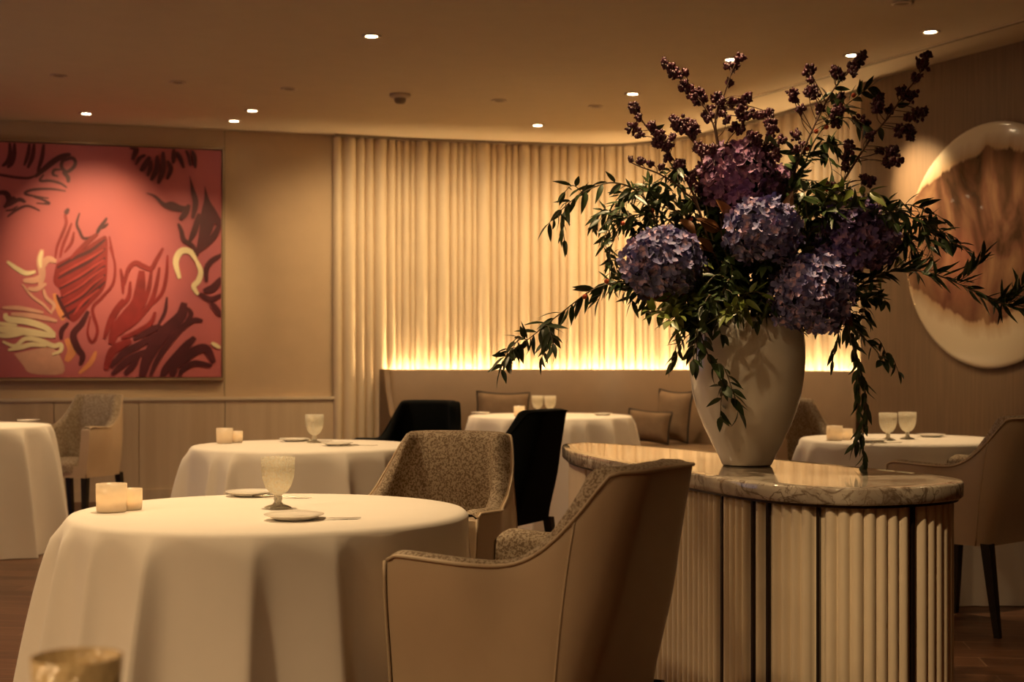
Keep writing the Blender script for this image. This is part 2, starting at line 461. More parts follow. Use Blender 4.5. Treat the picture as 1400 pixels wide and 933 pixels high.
mb.grid([[(*cpoint(CL*i/80, o).xy, z) for o, z in ((-.01, 0), (-.12, 0), (-.12, CEIL), (-.01, CEIL))] for i in range(81)], smooth=False)
struct(mb.build('wall_back', M['flute']))
# dark shadow-gap trim over the flutes
mb = MB(); mb.grid([[(*cpoint(CL*i/120, o).xy, z) for o, z in ((-.02, CEIL-.02), (.075, CEIL-.02), (.075, CEIL+.01), (-.02, CEIL+.01))] for i in range(121)], smooth=False)
struct(mb.build('trim_1', M['trimdark']))
# return that closes the corner between left wall and flutes
wall('wall_corner', (WLp.x, WLp.y), (-1.60, 12.9), (-1, 0), .08, M['wall_paint'])

# linear slot along the ceiling near the right wall
g0, g1 = P(860, 0, 12.0), None
def slot(px0, py0, px1, py1, name, w, mat, zoff=0):
    a = Vector(((px0-700)*(CEIL-CAMZ)/(HY-py0), F*(CEIL-CAMZ)/(HY-py0), 0)); b = Vector(((px1-700)*(CEIL-CAMZ)/(HY-py1), F*(CEIL-CAMZ)/(HY-py1), 0))
    d = (b-a).normalized(); b = b + d*9; a = a - d*.7
    n = Vector((-d.y, d.x, 0)); mb = MB()
    o = (a+b)/2; L = (b-a).length/2
    mb.box((-L, -w/2, CEIL-.006), (L, w/2, CEIL+.01))
    return struct(mb.build(name, mat, loc=o + n*zoff, rotz=math.atan2(d.y, d.x)))
slot(1030, 133, 1400, 28, 'trim_2', .022, M['trimdark'])
slot(1030, 133, 1400, 28, 'trim_3', .014, M['rail'], -.022)

# wainscot on the left rear wall: veneer panels + cap rail
Lw = (WLp-WL0).length
def onL(t, off=0, z=0):                           # t metres from the right end of the wall
    return WLp - WLdir*t + nL*off + Vector((0, 0, z))
mb = MB()
joints = [.0, .93, 1.62, 2.28, 2.95, 3.62, 4.3, 4.9]
angL = math.atan2(WLdir.y, WLdir.x)
for a, b in zip(joints, joints[1:]):
    mb.box((-b+.003, -.028, .09), (-a-.003, -.002, .815))
o = mb.build('trim_4', M['wainscot'], loc=WLp, rotz=angL); struct(o)
mb = MB(); mb.box((-4.9, -.045, .815), (.0, -.002, .838)); mb.box((-4.9, -.036, .806), (0, -.002, .815))
struct(mb.build('trim_5', M['rail'], loc=WLp, rotz=angL))
mb = MB(); mb.box((-4.9, -.04, 0), (0, -.002, .09)); struct(mb.build('baseboard_left', M['wainscot'], loc=WLp, rotz=angL))
mb = MB(); mb.box((-.012, -.03, 0), (.01, -.0, .82)); struct(mb.build('trim_6', M['trimdark'], loc=WLp, rotz=angL))
mb = MB(); mb.box((-.93-.002, -.004, .84), (-.93+.002, -.0, CEIL)); struct(mb.build('trim_7', M['trimdark'], loc=WLp, rotz=angL))
mb = MB(); Lr = (WR1-WRp).length; mb.box((0, -.02, 0), (Lr, -.002, .1)); struct(mb.build('baseboard_right', M['wallpaper'], loc=WRp, rotz=math.atan2(WRdir.y, WRdir.x)))

# ------------------------------------------------------------ ceiling fixtures
lit = [(508,49), (118,155), (345,151), (320,165), (735,171), (865,128), (1000,81), (1165,75), (1272,43)]
unlit = [(80,103), (243,112), (395,121), (682,137), (814,145), (1234,4)]
def cpos(px, py):
    d = F*(CEIL-CAMZ)/(HY-py); return Vector(((px-700)/F*d, d, CEIL))
names_lit = ['recessed downlight alone in the middle of the ceiling, nearest bright one', 'bright recessed downlight over the left end of the painting', 'bright downlight of a close pair left of the smoke detector, the upper one', 'bright downlight of a close pair left of the smoke detector, the lower one', 'bright downlight just in front of the fluted wall top', 'bright downlight above the upper left tips of the berry branches', 'bright downlight partly hidden by the top berry twig', 'bright downlight behind the tallest right berry branch by the ceiling slot', 'bright downlight near the ceiling slot at upper right corner']
names_un = ['dim recessed downlight at far left of the ceiling', 'dim recessed downlight, second from the left over the painting', 'dim recessed downlight left of the smoke detector', 'dim recessed downlight right of the smoke detector', 'dim recessed downlight in front of the fluted wall, right of another dim one', 'dim downlight cut by the top edge of the photo']
def downlight(px, py, on, label):
    p = cpos(px, py)
    e = empty('downlight', p, 0, label, 'ceiling light', 'downlights in the ceiling')
    a = MB(); a.lathe([(.058, .0), (.058, -.006), (.044, -.008), (.036, -.003), (.036, 0)], 24); a.build('trim_ring', M['lampring'], e)
    b = MB(); b.lathe([(.0001, -.0035), (.034, -.0035)], 24); b.build('lens', M['lampglow'] if on else M['lampdark'], e)
    return p
for (x, y), l in zip(lit, names_lit): downlight(x, y, True, l)
for (x, y), l in zip(unlit, names_un): downlight(x, y, False, l)
p = cpos(547, 129)
e = empty('smoke_detector', p, 0, 'round dark smoke detector hanging from the ceiling above the fluted wall', 'smoke detector')
a = MB(); a.lathe([(.0001, 0), (.075, 0), (.075, -.018), (.055, -.03), (.0001, -.03)], 28); a.build('mounting_plate', M['lampring'], e)
a = MB(); a.lathe([(.042, -.028), (.042, -.05), (.03, -.066), (.0001, -.07)], 24); a.build('sensor', M['lampdark'], e)

# ------------------------------------------------------------ painting
def onLpx(px, py):                                 # point of the left wall plane seen at a pixel
    k = (px-700)/F                                 # x = k*y ; x = WLp.x - t*dx ; y = WLp.y - t*dy
    t = (k*WLp.y - WLp.x) / (k*WLdir.y - WLdir.x)
    q = WLp - WLdir*t
    return -t, CAMZ + (HY-py)/F*q.y
def cr(i, x, y):
    ox, oy, sc = {1: (0,190,5.83), 2: (160,190,5.83), 3: (0,340,5.18), 4: (150,340,5.18)}[i]
    return ox + x/sc, oy + y/sc, sc
x_r = onLpx(302, 400)[0]; x_l = onLpx(0, 400)[0] - .55
z_b, z_t = 1.005, 2.875
pe = empty('painting', WLp + WLdir*((x_l+x_r)/2) + nL*.0 + Vector((0, 0, z_b)), angL, 'large pink canvas with maroon and cream brush strokes in a thin gilt frame', 'painting')
cx = (x_l+x_r)/2
a = MB(); a.box((x_l-cx, -.05, 0), (x_r-cx, -.006, z_t-z_b))
mats = [M['canvas'], M['pD'], M['pR'], M['pL'], M['pC'], M['pP'], M['pO']]
ci = dict(D=1, R=2, L=3, C=4, P=5, O=6)
layer = [0]
def clampc(u, z): return min(max(u, x_l-cx+.004), x_r-cx-.004), min(max(z, .004), z_t-z_b-.004)
def stroke(i, c, w, pts, taper=True):
    layer[0] += 1; off = -.0505 - .00012*layer[0]
    q = []
    for p_ in pts:
        x, y = p_[0], p_[1]; px, py, sc = cr(i, x, y); u, z = onLpx(px, py)
        ww = (p_[2] if len(p_) > 2 else w)/sc/F*11.9
        q.append(Vector((u-cx, z-z_b, ww)))
    q = catmull(q, 6); rows = []
    n = len(q)
    for k, p_ in enumerate(q):
        t = q[min(k+1, n-1)] - q[max(k-1, 0)]; t = Vector((t.x, t.y)); t = t.normalized() if t.length > 1e-9 else Vector((1, 0))
        nn = Vector((-t.y, t.x)); u = k/(n-1)
        wd = p_.z/2*(math.sin(PI*min(1, max(0, .06+u*.88)))**.45 if taper else 1)
        A = clampc(p_.x+nn.x*wd, p_.y+nn.y*wd); B = clampc(p_.x-nn.x*wd, p_.y-nn.y*wd)
        rows.append([(A[0], off, A[1]), (B[0], off, B[1])])
    a.grid(rows, mi=ci[c], smooth=False)
def blob(i, c, pts):
    layer[0] += 1; off = -.0505 - .00012*layer[0]
    q = []
    for x, y in pts:
        px, py, sc = cr(i, x, y); u, z = onLpx(px, py); q.append(Vector((u-cx, z-z_b, 0)))
    q = catmull(q + [q[0]], 4)[:-1]
    vs = []
    for v in q:
        A = clampc(v.x, v.y); vs.append((A[0], off, A[1]))
    m = sum((Vector(v) for v in vs), Vector())/len(vs)
    n = len(vs); a.add(vs + [tuple(m)], [(k, (k+1) % n, n) for k in range(n)], ci[c], False)
S = stroke
S(1,'D',34,[(80,30),(82,130),(60,190),(20,225)]); S(1,'D',36,[(118,35),(115,130),(95,200),(60,235)])
S(1,'D',30,[(238,35),(225,130),(195,220)]); S(1,'D',34,[(275,40),(260,150),(222,240)]); S(1,'D',32,[(350,45),(335,160),(300,270)])
S(1,'D',22,[(-40,285),(0,292),(120,312),(230,318),(310,290)]); S(1,'D',46,[(280,310),(350,250),(430,185),(500,145),(565,128)])
S(1,'D',22,[(350,290),(320,340),(400,340),(480,360),(535,395)]); S(1,'D',28,[(540,165),(500,185),(492,230),(530,268),(580,240),(602,195),(580,160),(540,165)],False)
S(1,'D',24,[(490,250),(435,255),(425,290),(465,305)]); S(1,'D',34,[(500,270),(540,310),(545,355)])
S(1,'D',22,[(525,422),(400,405),(260,412),(200,440),(260,460),(390,480)]); S(1,'D',20,[(270,470),(340,490),(395,522),(290,518)])
S(1,'D',44,[(-20,435),(50,440),(75,500),(35,555)]); S(1,'D',40,[(50,545),(110,500),(105,465)]); S(1,'D',34,[(70,540),(150,490),(208,510)])
S(1,'D',18,[(45,578),(100,570),(145,540)]); S(1,'D',22,[(60,628),(130,575),(220,540),(320,578)])
blob(3,'P',[(100,745),(350,700),(430,770),(445,885),(225,885),(160,820)])
S(3,'O',44,[(385,320),(420,430),(450,510)]); S(3,'O',60,[(470,640),(510,720),(470,800)]); S(3,'O',34,[(560,885),(640,810),(680,730)])
blob(3,'R',[(400,110),(550,30),(690,-60),(755,-80),(762,60),(745,270),(640,400),(540,515),(490,500),(440,400),(425,300),(378,235)])
for off_ in (0, 75, 150, 215, 290, 350):
    S(3,'D',26,[(405+off_*.1,140+off_),(530+off_*.15,70+off_*.95),(640,20+off_*.9),(745,-60+off_*.85)])
for off_ in (35, 120, 190, 255):
    S(3,'L',15,[(415+off_*.15,150+off_),(540+off_*.15,85+off_*.95),(650,30+off_*.9),(735,-20+off_*.85)])
S(3,'L',16,[(520,470),(590,380),(700,290)])
S(1,'R',26,[(540,565),(522,610),(528,680),(495,770),(458,860),(440,960)]); S(1,'D',36,[(548,560),(530,590),(522,605)])
S(1,'R',26,[(572,675),(540,760),(500,860),(480,950)]); S(1,'R',26,[(590,745),(572,830),(515,910)])
S(1,'D',22,[(635,595),(612,680),(635,740),(665,795),(720,790),(790,745)]); S(1,'D',30,[(770,750),(800,710),(852,635)]); S(1,'D',22,[(790,725),(830,705),(862,680)])
S(1,'R',36,[(560,960),(640,880),(740,790),(780,765)]); S(1,'R',20,[(870,780),(885,860),(905,940)])
S(3,'R',22,[(775,-10),(812,110),(800,250),(720,350),(655,430),(690,580),(655,665),(620,600),(640,480)])
S(3,'D',26,[(402,330),(440,410),(492,500)]); S(3,'D',34,[(485,525),(440,580),(435,645)]); S(3,'D',48,[(625,445),(580,530),(520,610),(545,700),(585,760),(568,825)])
S(3,'C',34,[(52,95),(130,150),(190,178),(255,165)]); S(3,'P',50,[(300,10),(285,90),(300,180),(285,270)]); S(3,'P',46,[(400,95),(340,80),(300,140)])
S(3,'C',26,[(298,20),(285,80),(290,140)])
S(3,'P',44,[(165,230),(250,225),(310,190)]); S(3,'P',34,[(200,285),(260,290),(330,250)]); S(3,'P',20,[(160,255),(230,340),(310,400),(370,465)]); S(3,'P',26,[(310,290),(330,350),(385,400),(365,455)])
S(3,'P',30,[(20,420),(150,425),(310,455)]); S(3,'P',36,[(80,465),(250,480),(405,515)])
S(3,'C',46,[(40,460),(60,500),(200,520),(320,560),(390,610)]); S(3,'C',26,[(-50,530),(30,535),(125,545)])
S(3,'C',54,[(-60,570),(40,575),(150,585),(260,600),(395,622)]); S(3,'C',34,[(-60,610),(60,618),(180,600)])
S(3,'C',34,[(20,660),(110,690),(180,640),(280,650),(380,690),(430,680),(430,725),(370,750)]); S(3,'C',34,[(60,720),(150,700),(230,680),(330,690)])
S(4,'R',26,[(75,145),(90,230),(92,320)]); S(4,'R',36,[(100,260),(130,150),(180,105),(230,125),(290,145),(330,80),(375,0)])
S(4,'R',84,[(225,160),(215,280),(190,390),(110,490),(40,580),(10,680)]); S(4,'R',30,[(145,235),(130,350),(60,430),(0,560)]); S(4,'R',40,[(95,360),(40,440),(0,520),(-40,640)])
S(4,'R',34,[(295,140),(270,300),(215,430),(130,550),(50,620)]); S(4,'R',32,[(350,135),(325,270),(285,390),(200,500),(130,570)])
S(4,'R',26,[(407,50),(398,200),(365,320),(285,410)]); S(4,'R',34,[(320,450),(285,530),(180,595),(80,635)]); S(4,'R',60,[(150,650),(70,690),(10,740),(-30,860)])
S(4,'D',24,[(403,345),(388,450),(335,550)]); S(4,'D',44,[(388,578),(330,560),(250,600),(165,645)]); S(4,'D',50,[(340,600),(230,670),(100,740),(5,840)])
S(4,'D',48,[(260,720),(130,790),(15,890)]); S(4,'D',46,[(210,740),(160,830),(105,890)])
S(4,'D',88,[(525,385),(500,480),(400,580),(320,680),(260,790),(225,920)]); S(4,'D',34,[(550,420),(572,470),(535,530)])
S(4,'D',44,[(655,515),(590,510),(500,570),(400,690),(330,800),(285,905)])
S(4,'D',66,[(600,630),(540,690),(470,770),(400,850),(365,920)]); S(4,'D',60,[(480,760),(455,830),(440,905)])
S(4,'D',66,[(735,810),(680,710),(600,725),(530,780),(475,835)]); S(4,'D',44,[(720,830),(600,812),(520,850),(490,900)])
S(4,'C',46,[(610,90),(565,25),(500,25),(465,100),(492,215)]); S(4,'C',40,[(600,70),(640,160),(625,230),(592,270),(622,330)])
S(4,'D',40,[(790,45),(720,90),(680,150),(682,240)]); S(4,'D',56,[(790,210),(730,280),(660,305)]); S(4,'D',40,[(630,322),(710,362),(790,330)]); S(4,'D',44,[(715,385),(785,480)])
S(4,'C',30,[(715,668),(780,705)])
S(2,'D',44,[(100,75),(150,90),(122,175)]); S(2,'D',30,[(225,135),(180,160),(145,215)]); S(2,'D',46,[(260,150),(225,210),(185,265)]); S(2,'D',36,[(268,180),(262,240),(240,305)])
S(2,'D',42,[(318,140),(312,250),(268,340)]); S(2,'D',44,[(365,110),(362,250),(325,365)]); S(2,'D',36,[(398,180),(425,250),(395,330)]); S(2,'D',36,[(450,85),(445,205)]); S(2,'D',36,[(470,110),(500,160),(528,240)])
S(2,'D',32,[(545,100),(570,150),(582,225)]); S(2,'D',34,[(595,100),(615,160),(620,240)])
S(2,'D',40,[(230,438,12),(300,465,24),(370,530,36),(430,540,70),(500,560,60),(570,560,60)]); S(2,'D',50,[(570,530),(540,600),(498,648)])
S(2,'D',40,[(575,305,8),(600,420,34),(622,520,48),(600,640,50)]); S(2,'D',80,[(695,385,8),(708,480,40),(720,600,110),(700,740,110),(635,920,60)])
S(2,'D',50,[(650,600),(620,720),(575,825)]); S(2,'D',60,[(735,530),(790,650),(830,690)]); S(2,'D',50,[(820,680),(760,790),(650,900)])
S(2,'D',36,[(485,680),(510,740),(530,810),(600,860),(640,940)])
a.build('canvas', mats, pe)
a = MB(); W2 = x_r-cx+.012; H2 = z_t-z_b
a.box((-W2-.012, -.062, -.024), (W2+.006, -.002, -.008)); a.box((-W2-.012, -.062, H2+.008), (W2+.006, -.002, H2+.024))
a.box((W2-.004, -.062, -.024), (W2+.012, -.002, H2+.024)); a.box((-W2-.02, -.062, -.024), (-W2-.004, -.002, H2+.024))
a.build('frame', M['frame'], pe)

# ------------------------------------------------------------ round dish on the right wall
tdc = .86
dc = WRp + WRdir*(.0) ; 
def onR(px, py):
    k = (px-700)/F; t = (k*WRp.y - WRp.x)/(WRdir.x - k*WRdir.y); q = WRp + WRdir*t
    return q, CAMZ + (HY-py)/F*q.y
q, z = onR(1356, 336); DQ, DZ = q.copy(), z
a = MB(); Rd = .755; n = 72
prof = [(0.0001, -.060), (.1, -.0595), (.25, -.056), (.4, -.049), (.55, -.039), (.66, -.030), (.73, -.024), (Rd-.004, -.0205), (Rd, -.017), (Rd, -.012), (.73, -.006)]
a.grid([[(r*math.cos(2*PI*k/n), y, r*math.sin(2*PI*k/n)) for k in range(n)] for r, y in prof], closed_v=True)
de = a.build('wall_dish', M['dish'], loc=(q.x, q.y, z), rotz=math.atan2(WRdir.y, WRdir.x))
tag(de, 'large round glossy cream disc artwork with brown smudged middle on right wall', 'wall art')

# ------------------------------------------------------------ banquette
s0 = 0
while cpoint(s0, .1).x/cpoint(s0, .1).y*F + 700 < 527: s0 += .01
s1 = CL - .03
e_c = cpoint((s0+s1)/2, .4)
be = empty('banquette', (e_c.x, e_c.y, 0), 0, 'long curved brown banquette built along the glowing fluted wall', 'bench')
def sweep(sec, a0, a1, n=90, capped=True):
    m = MB(); rows = [[(*cpoint(a0+(a1-a0)*i/n, o).xy, z) for o, z in sec] for i in range(n+1)]
    m.grid(rows, closed_v=True)
    if capped:
        k = len(sec); m.f.append(tuple(range(k))); m.m.append(0); m.sm.append(False)
        m.f.append(tuple(n*k+i for i in range(k))[::-1]); m.m.append(0); m.sm.append(False)
    return shift(m, (e_c.x, e_c.y, 0))
ZB = 1.065
sweep([(.085, .10), (.085, ZB-.01), (.095, ZB), (.17, ZB), (.19, ZB-.012), (.21, .44), (.21, .10)], s0, s1).build('backrest', M['banquette'], be)
sweep([(.21, .33), (.21, .44), (.24, .455), (.76, .455), (.79, .44), (.79, .33)], s0, s1).build('seat', M['banquette'], be)
sweep([(.21, 0), (.21, .32), (.74, .32), (.74, 0)], s0, s1).build('base', M['darkwood'], be)
sweep([(.056, ZB-.085), (.056, ZB-.08), (.076, ZB-.08), (.076, ZB-.085)], s0+.03, s1).build('light_strip', M['led'], be)
sweep([(.048, ZB-.11), (.048, ZB-.087), (.085, ZB-.087), (.085, ZB-.11)], s0+.01, s1).build('light_shelf', M['darkwood'], be)
sweep([(.07, 0.1), (.07, ZB), (.09, ZB+.003), (.21, ZB+.003), (.26, .9), (.40, .68), (.78, .60), (.80, .58), (.80, .0), (.07, .0)], s0-.05, s0+.0, 4).build('end_panel', M['banquette'], be)

# cushions
def cushion(w, h, t, back_dark=True):
    m = MB(); m2 = MB(); n = 14
    def pt(i, j, sgn):
        u, v = -1+2*i/n, -1+2*j/n
        pin = 1-.10*(1-abs(u))*0 
        x = u*w/2*(1-.10*(1-v*v)**1*abs(u)*0) ; z = v*h/2
        x *= 1-.07*(1-v*v); z *= 1-.10*(1-u*u)
        th = t/2*((1-u**4)*(1-v**4))**.5
        return (x, sgn*th, z + h/2*.97)
    m.grid([[pt(i, j, -1) for j in range(n+1)] for i in range(n+1)], flip=False)
    m2.grid([[pt(i, j, 1) for j in range(n+1)] for i in range(n+1)], flip=True)
    edge = [pt(i, 0, 1) for i in range(n)] + [pt(n, j, 1) for j in range(n)] + [pt(n-i, n, 1) for i in range(n)] + [pt(0, n-j, 1) for j in range(n)]
    p_ = MB(); p_.tube(edge, .008, 6, closed=True)
    return m, m2, p_
def place_cushion(px, d, w, h, rz, tilt, roll, label):
    p_ = P(px, 0, d); p_.z = .485
    e = empty('cushion', p_, rz, label, 'cushion', 'cushions on the banquette')
    e.rotation_euler = (tilt, roll, rz)
    m, m2, pp = cushion(w, h, .13)
    m.build('front_cover', M['cushion'], e); m2.build('back_cover', M['cushion_dark'], e); pp.build('piping', M['cushion_dark'], e)
place_cushion(686, 12.34, .45, .40, .0, -.12, .03, 'brown cushion with black piping behind the two glasses on the banquette')
place_cushion(884, 11.82, .36, .26, -.35, -.2, .08, 'low brown cushion with black piping right of the far banquette table')
place_cushion(917, 12.02, .34, .42, -.75, -.1, .06, 'tall brown cushion with a black back, nearest to the vase')

# ------------------------------------------------------------ tables
def tablecloth(R0, folds, flare=.05, drop=.738, clamp=None, seed=1, depth=.105):
    rr = random.Random(seed); n = 400
    ph = [(2*PI*(k + rr.uniform(-.3, .3))/folds, rr.uniform(.035, .065), rr.uniform(.10, .17), rr.uniform(.5, 1.3)) for k in range(folds)]
    def f(th):
        v = 0
        for c, w, w2, a_ in ph:
            d = (th-c+PI) % (2*PI) - PI
            v += a_*math.exp(-(abs(d)/(w if d > 0 else w2))**1.35)
        return v
    def cl(th):
        if not clamp: return 1
        v = 1
        for c, w in clamp:
            d = abs((th-c+PI) % (2*PI) - PI); v = min(v, max(0, min(1, (d-w)/.3)))
        return v
    rows = []
    for r in (.0005, .25, .5, .75, .9, .96): rows.append([(R0*r*math.cos(2*PI*k/n), R0*r*math.sin(2*PI*k/n), .7505) for k in range(n)])
    rows.append([(R0*.985*math.cos(2*PI*k/n), R0*.985*math.sin(2*PI*k/n), .7495) for k in range(n)])
    rows.append([((R0-.002)*math.cos(2*PI*k/n), (R0-.002)*math.sin(2*PI*k/n), .745) for k in range(n)])
    for i in range(19):
        t = i/18; z = .738 - drop*t
        row = []
        for k in range(n):
            th = 2*PI*k/n; c_ = cl(th)
            r = R0 + .004 + (flare*.35*t + depth*(t**.5)*f(th))*(.03+.97*c_) + flare*.65*t*c_
            th2 = th + .025*math.sin(3*th+seed)*t
            row.append((r*math.cos(th2), r*math.sin(th2), max(z, .004)))
        rows.append(row)
    m = MB(); m.grid(rows, closed_v=True, flip=True); return m
def table(x, y, R0, folds, seed, label_t, label_c, clamp=None, flare=.05, depth=.105):
    e = empty('round_table', (x, y, 0), 0, label_t, 'table', 'round tables under cloths')
    a = MB(); a.lathe([(.0001, .72), (R0-.012, .72), (R0-.006, .73), (R0-.012, .742), (.0001, .742)], 48); a.build('tabletop', M['darkwood'], e)
    a = MB(); a.lathe([(.035, .03), (.035, .72)], 20); a.build('pedestal', M['darkwood'], e)
    a = MB(); a.lathe([(.0001, .001), (.26, .001), (.26, .015), (.05, .04), (.0001, .04)], 32); a.build('base', M['darkwood'], e)
    c = tablecloth(R0, folds, seed=seed, clamp=clamp, flare=flare, depth=depth).build('tablecloth', M['cloth'], loc=(x, y, 0))
    tag(c, label_c, 'tablecloth', 'white tablecloths')
T1 = (-.615, 3.73); T2 = (-.944, 6.67); T3 = (-3.28, 8.75); T4 = (.27, 10.35); T5 = (1.93, 7.22)
table(*T1, .5, 17, 4, 'round table under the nearest white cloth', 'white floor-length tablecloth on the large nearest round table', clamp=[(-.3, .47), (1.1, .42)])
table(*T2, .512, 16, 5, 'round table under the cloth behind the nearest table', 'white tablecloth on the second table, behind the nearest one', clamp=[(.4, .45)])
table(*T3, .5, 12, 8, 'round table under the cloth at the far left edge', 'white tablecloth cut by the left edge of the photo, reaching the dark floor')
table(*T4, .575, 17, 11, 'round table under the cloth before the banquette', 'white tablecloth on the far table in front of the banquette')
table(*T5, .5, 16, 21, 'round table under the cloth behind the marble counter', 'white tablecloth on the table behind the right end of the marble counter', clamp=[(-1.75, .6)])
# nearest table, only its glass shows at the very bottom of the frame
T0 = (-.5, 1.13)
table(*T0, .45, 13, 31, 'round table just below the lower left of the frame', 'white tablecloth just below the lower left of the frame')

TZ = .7515
def at_table(px, py, z=TZ):
    d = F*(CAMZ-z)/(py-HY); return Vector(((px-700)/F*d, d, z))

# goblets
def goblet_proto():
    e = empty('goblet', (0, 0, 0), 0, 'g', 'goblet', 'pressed glass goblets')
    a = MB(); a.lathe([(.012, .036), (.024, .043), (.034, .058), (.041, .080), (.0435, .105), (.0435, .131), (.0415, .132), (.0405, .105), (.038, .081), (.030, .060), (.015, .048), (.0001, .045)], 40)
    a.build('bowl', M['goblet'], e)
    a = MB(); a.lathe([(.012, .037), (.009, .030), (.012, .024), (.009, .018), (.013, .011), (.024, .007)], 24); a.build('stem', M['goblet'], e)
    a = MB(); n = 48
    a.grid([[((r*(1+.06*math.cos(8*2*PI*k/n)*(r > .02)))*math.cos(2*PI*k/n), (r*(1+.06*math.cos(8*2*PI*k/n)*(r > .02)))*math.sin(2*PI*k/n), z) for k in range(n)] for r, z in [(.0001, .009), (.013, .010), (.024, .007), (.033, .003), (.034, .0008), (.0001, .0005)]], closed_v=True)
    a.build('foot', M['goblet'], e)
    return e
g = goblet_proto()
gl = [((380, 695), 'pressed glass goblet standing on the nearest white table'), ((430, 605.5), 'pressed glass goblet on the second table behind the nearest one'),
      ((735, 566), 'left glass goblet of the pair before the banquette'), ((752, 566.3), 'right glass goblet of the pair before the banquette'),
      ((1214, 602), 'left glass goblet on the table behind the marble counter'), ((1240.5, 600.5), 'right glass goblet on the table behind the marble counter')]
for i, ((px, py), l) in enumerate(gl):
    o = g if i == 0 else copy_tree(g)
    place(o, at_table(px, py), R.uniform(0, 3), l)
# near tumbler, out of focus
e = empty('tumbler', (-.412, 1.385, TZ), 0, 'blurred amber tumbler rim at the lower left corner, closest to the camera', 'glass')
a = MB(); a.lathe([(.0001, .001), (.033, .001), (.036, .01), (.0425, .10), (.0405, .10), (.034, .012), (.0001, .010)], 40); a.build('glass_body', M['amber'], e)
# candle holders
def holder_proto(r, h):
    e = empty('candle_holder', (0, 0, 0), 0, 'c', 'candle holder', 'frosted candle holders')
    a = MB(); a.lathe([(.0001, .0005), (r*.9, .0005), (r*.96, .004), (r, h*.5), (r, h), (r-.003, h), (r-.003, h*.5), (r*.88, .007), (.0001, .007)], 36); a.build('frosted_cup', M['frosted'], e)
    a = MB(); a.lathe([(.0001, .008), (r*.8, .008), (r*.8, h*.35), (.0001, h*.33)], 24); c = a.build('candle', M['wax'], e)
    a = MB(); a.lathe([(.0001, h*.36), (.004, h*.42), (.005, h*.5), (.0025, h*.6), (.0001, h*.68)], 10); a.build('flame', M['flame'], c)
    return e
hb = holder_proto(.0385, .071); hs = holder_proto(.027, .054)
cl_ = [(hb, (152.5, 700), 'large frosted candle holder on the nearest white table'), (hs, (180, 697), 'small frosted candle holder tucked behind the large one on the nearest table'),
       (hb, (307, 606.5), 'larger frosted candle holder on the second table'), (hs, (324, 605.5), 'smaller frosted candle holder on the second table'),
       (hb, (710, 569.5), 'frosted candle holder beside the glasses on the far banquette table'), (hb, (1141, 602.5), 'larger candle holder on the table behind the marble counter'), (hs, (1158, 601.5), 'small candle holder behind the hanging leaves on the table past the counter')]
seen = set()
for pr, (px, py), l in cl_:
    o = pr if id(pr) not in seen else copy_tree(pr); seen.add(id(pr))
    place(o, at_table(px, py), 0, l)
# plates & knives
def plate_proto():
    a = MB(); a.lathe([(.0001, .003), (.044, .0015), (.046, .001), (.048, .003), (.060, .008), (.071, .012), (.072, .0135), (.070, .0140), (.058, .0105), (.045, .0065), (.0001, .006)], 48)
    return a.build('side_plate', M['plate'])
pl = plate_proto(); tag(pl, 'x', 'plate', 'white side plates')
pls = [((402, 710.5), 'white side plate at the near edge of the nearest table'), ((343, 678), 'white side plate at the far side of the nearest table, left of the goblet'),
       ((461, 609.5), 'white side plate on the second table, right of its goblet'), ((402, 603.5), 'white side plate at the far side of the second table'),
       ((39, 577), 'white side plate on the table at the far left edge'), ((657, 566.5), 'white side plate by the dark chair on the banquette table'), ((824, 568), 'white side plate near the right end of the banquette table'),
       ((1273, 597.5), 'white side plate right of the two goblets behind the counter'), ((1192, 605), 'white side plate in front of the goblets behind the counter')]
for i, ((px, py), l) in enumerate(pls):
    o = pl if i == 0 else copy_tree(pl); place(o, at_table(px, py), 0, l)
def knife_proto():
    e = empty('butter_knife', (0, 0, 0), 0, 'k', 'knife', 'table knives')
    a = MB(); a.tube([(-.09, 0, .004), (-.06, 0, .0045), (-.02, 0, .004), (-.005, 0, .0035)], lambda t: .0042-.0016*t, 8); a.build('handle', M['steel'], e)
    a = MB(); a.grid([[(x, -w, z), (x, -w*.3, z+.0012), (x, w, z+.0002), (x, -w*.3, z-.0006)] for x, w, z in ((-.006, .003, .0035), (.01, .006, .003), (.04, .009, .002), (.065, .008, .002), (.08, .001, .002))], closed_v=True); a.build('blade', M['steel'], e)
    return e
kn = knife_proto()
kns = [((448, 710.5), .25, 'silver butter knife right of the near plate on the nearest table'), ((388, 681), -.15, 'silver butter knife lying behind the goblet on the nearest table'),
       ((492, 610), .2, 'silver butter knife right of the plate on the second table'), ((432, 603.5), -.1, 'silver butter knife behind the goblet on the second table'), ((1213, 606), .3, 'silver butter knife in front of the goblets behind the counter')]
for i, ((px, py), rz, l) in enumerate(kns):
    o = kn if i == 0 else copy_tree(kn); place(o, at_table(px, py), rz, l)

